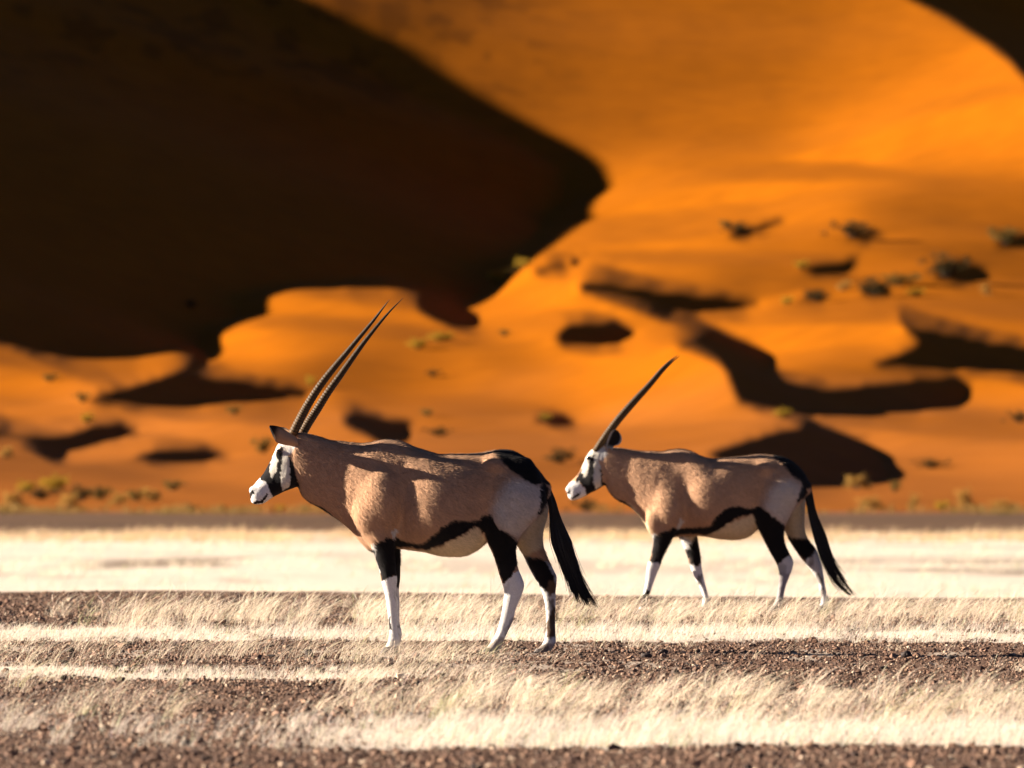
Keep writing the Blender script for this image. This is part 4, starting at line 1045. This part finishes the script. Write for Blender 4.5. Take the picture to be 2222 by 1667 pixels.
polys2 = [
 (CREAM, [(690,1182),(920,1164),(1060,1090),(1190,1045),(1250,1150),(1180,1240),(700,1240)], '', 6),
 (CREAM, [(440,965),(475,985),(540,1060),(592,1150),(560,1170),(470,1050)], '', 12),
 (CREAM * .9, [(1490,920),(1530,930),(1525,1100),(1535,1195),(1395,1180),(1385,1120),(1440,1010)], 'f', 14),
 (RUMP, [(1290,900),(1340,850),(1420,825),(1490,860),(1490,930),(1440,1010),(1390,1110),(1320,1065),(1262,1010)], '', 34),
 (BLK, [(700,1170),(740,1125),(850,1120),(930,1110),(960,1070),(1020,1010),(1070,988),(1120,995),(1180,1005),(1240,990),(1275,1020),(1320,1060),(1380,1100),(1392,1130),(1392,1180),(1410,1240),(1422,1282),(1380,1310),(1345,1348),(1320,1310),(1285,1245),(1245,1160),(1210,1085),(1190,1040),(1130,1050),(1060,1085),(980,1140),(920,1162),(850,1157),(760,1162),(705,1184)], 'n', 5),
 (BLK, [(700,1170),(740,1125),(850,1120),(930,1110),(960,1070),(1020,1010),(1070,988),(1240,990),(1260,1080),(1190,1040),(1130,1050),(1060,1085),(980,1140),(920,1162),(705,1184)], 'f', 5),
 (WHT, [(480,1325),(580,1325),(655,1340),(700,1380),(700,1700),(460,1700)], 'n', 0),
 (WHT, [(790,1330),(830,1335),(870,1355),(905,1320),(1000,1340),(1000,1700),(800,1700)], 'f', 0),
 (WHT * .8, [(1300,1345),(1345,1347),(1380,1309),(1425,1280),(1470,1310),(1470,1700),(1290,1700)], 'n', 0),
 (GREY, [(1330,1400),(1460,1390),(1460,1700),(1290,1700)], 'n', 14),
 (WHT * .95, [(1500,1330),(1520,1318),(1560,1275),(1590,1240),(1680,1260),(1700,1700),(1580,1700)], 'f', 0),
 (WHT * .9, [(585,1160),(612,1150),(606,1200),(590,1250),(575,1230)], 'n', 5),
 (WHT * .9, [(740,1170),(800,1180),(835,1200),(812,1250),(780,1250)], 'f', 8),
 (BLK, [(604,1165),(650,1150),(725,1116),(745,1140),(715,1195),(672,1290),(660,1342),(578,1326),(590,1270)], 'n', 5),
 (BLK, [(790,1258),(815,1235),(845,1190),(870,1150),(900,1200),(900,1322),(870,1356),(828,1336)], 'f', 5),
 (BLK, [(1400,1166),(1460,1188),(1530,1186),(1580,1240),(1560,1280),(1515,1322),(1460,1270)], 'f', 6),
 (BLK, [(560,1490),(578,1500),(566,1560),(550,1605),(515,1595),(540,1530)], 'n', 4),
 (WHT * .85, [(742,1110),(765,1060),(782,1080),(765,1120),(745,1135)], '', 6),
 (BLK, [(1300,650),(1312,695),(1370,738),(1420,800),(1478,840),(1500,885),(1570,890),(1570,800),(1450,680)], '', 8),
 (BLK, [(1474,905),(1510,860),(1525,905),(1500,945),(1462,972)], '', 4),
 (BLK, [(292,850),(312,880),(350,922),(385,948),(435,966),(470,992),(440,1010),(370,990),(320,945),(285,890)], 'c', 3),
 (WHT * .7, [(250,640),(310,635),(322,680),(296,720),(270,700)], '', 8),
 (BLK, [(128,852),(165,780),(195,700),(222,660),(250,655),(285,760),(300,840),(322,870),(260,912),(200,932),(190,880),(165,850)], '', 3),
 (WHT * np.array([.8, .76, .68]), [(200,690),(232,640),(250,650),(236,690),(218,720),(216,760),(200,815),(180,822),(172,770),(185,720)], '', 2),  # stripe whites here and below lowered, face shading painted into them
 (WHT * np.array([.8, .76, .68]), [(248,668),(275,680),(282,780),(292,870),(255,892),(240,830),(245,740)], '', 3),
 (WHT, [(40,850),(108,838),(150,846),(190,888),(202,928),(130,1000),(40,1000)], '', 3),
 (BLK, [(84,908),(96,886),(108,896),(94,924)], '', 0), (BLK * 2, [(106,946),(165,902),(174,910),(120,958)], '', 0),
]
top2 = [(395, 641), (480, 655), (620, 660), (680, 660), (720, 650), (780, 646), (850, 668), (910, 696), (970, 706), (1040, 701), (1110, 694), (1230, 682), (1300, 684)]
def ear2_col(t, w, side):
    rim = max(sstep(.18, .0, w), sstep(.82, 1.0, w), sstep(.3, .05, t))
    return WHT * .7 * rim + BLK * 1.5 * (1 - rim)
spec2 = dict(fur=70000, knee=1300, cheek=300, h=.0065, x0=30, x1=1720, top=600, trunk=trunk2, head_axis=((285, 650), (100, 915)),
    head=[(-30,8,-110,.052),(15,36,-150,.068),(70,46,-158,.076),(134,35,-150,.074),(200,26,-128,.062),(256,33,-97,.051),(295,36,-78,.053),(325,20,-60,.044),(348,-8,-38,.028)],
    legs=legs2,
    balls=[(700, 1010, .160, .10, .14, .075, .05), (600, 1090, .15, .05, .07, .05, .05), (930, 960, .15, .15, .16, .105, .06), (1275, 770, .10, .06, .05, .085, .05), (1360, 900, .12, .12, .11, .10, .05), (1505, 880, .03, .05, .05, .05, .03),
           (217, 712, .042, .030, .026, .022, .02), (92, 890, .026, .02, .022, .018, .015), (245, 830, .045, .05, .05, .03, .03), (605, 1335, .105, .034, .04, .034, .02)],
    horns=[([(254,664),(322,560),(394,463),(480,363),(570,266),(650,172),(706,118),(750,86)], (-.03, -.085)), ([(260,668),(328,563),(401,468),(488,370),(578,272),(660,178),(716,124),(762,90)], (.03, .085))],
    horn_r=.0265,
    ears=[([(330,664,352,662), (320,632,364,634), (326,596,396,622), (338,566,411,600), (350,544,410,572), (372,531,392,540)], -.055, -.10, ear2_col, -.03),
          ([(330,664,352,662), (312,632,356,634), (316,600,376,622), (326,576,388,604), (338,556,386,580), (356,543,372,552)], .055, .13, ear2_col, .025)],
    eye=(216, 706, .055, .017),
    hooves=[(494,1636,546,1636,510,550,1606,-.105), (876,1622,934,1622,889,940,1594,.105), (1296,1620,1352,1620,1312,1366,1586,-.105), (1590,1620,1655,1620,1598,1656,1590,.105)],
    tail=([(1480,850),(1512,940),(1540,1080),(1572,1200),(1622,1330),(1688,1450),(1790,1535)], [(1525,830),(1552,900),(1580,1030),(1634,1160),(1672,1290),(1728,1400),(1816,1530)]), hairs=700,
    coat=coat_fn(polys2, 0, 0, top2))
A2 = Animal(FPX / 301.0, 1540, 'rear oryx walking behind at the right with its horns in one line')
build_oryx(A2, R3, spec2)

# ------------------------------------------------------------------ light, sky, camera
w = bpy.data.worlds.new('World'); scene.world = w; w.use_nodes = True
nt = w.node_tree; bg = nt.nodes['Background']
sky = nt.nodes.new('ShaderNodeTexSky'); sky.sky_type = 'NISHITA'; sky.sun_disc = False
sky.air_density = .14; sky.dust_density = .02; sky.ozone_density = 1.5; sky.altitude = 900
sky.sun_elevation = SUN_EL; sky.sun_rotation = math.atan2(SUN[0], SUN[1])
nt.links.new(sky.outputs[0], bg.inputs[0]); bg.inputs[1].default_value = .05
l = bpy.data.lights.new('sun', 'SUN'); l.energy = 5.0; l.angle = math.radians(.5); l.color = (1.0, .87, .72)
lo = bpy.data.objects.new('sun', l); COL.objects.link(lo)
from mathutils import Vector
lo.rotation_euler = Vector(SUN).to_track_quat('Z', 'Y').to_euler()

cam = bpy.data.cameras.new('camera'); co = bpy.data.objects.new('camera', cam); COL.objects.link(co)
co.location = (0, 0, CAMH); co.rotation_euler = (math.pi / 2, 0, 0)
cam.sensor_width = 36; cam.lens = FPX / 2222 * 36; cam.shift_y = (HV - 833.5) / 2222
cam.clip_start = 1; cam.clip_end = 5000
cam.dof.use_dof = True; cam.dof.focus_distance = A1.d; cam.dof.aperture_fstop = 7.7
scene.camera = co
scene.view_settings.view_transform = 'Standard'; scene.view_settings.look = 'None'
scene.view_settings.exposure = 2.0; scene.view_settings.gamma = 1
scene.render.engine = 'CYCLES'
try:
    scene.cycles.use_denoising = True; scene.cycles.denoiser = 'OPENIMAGEDENOISE'
except Exception: pass
scene.cycles.max_bounces = 6; scene.cycles.caustics_reflective = False; scene.cycles.caustics_refractive = False
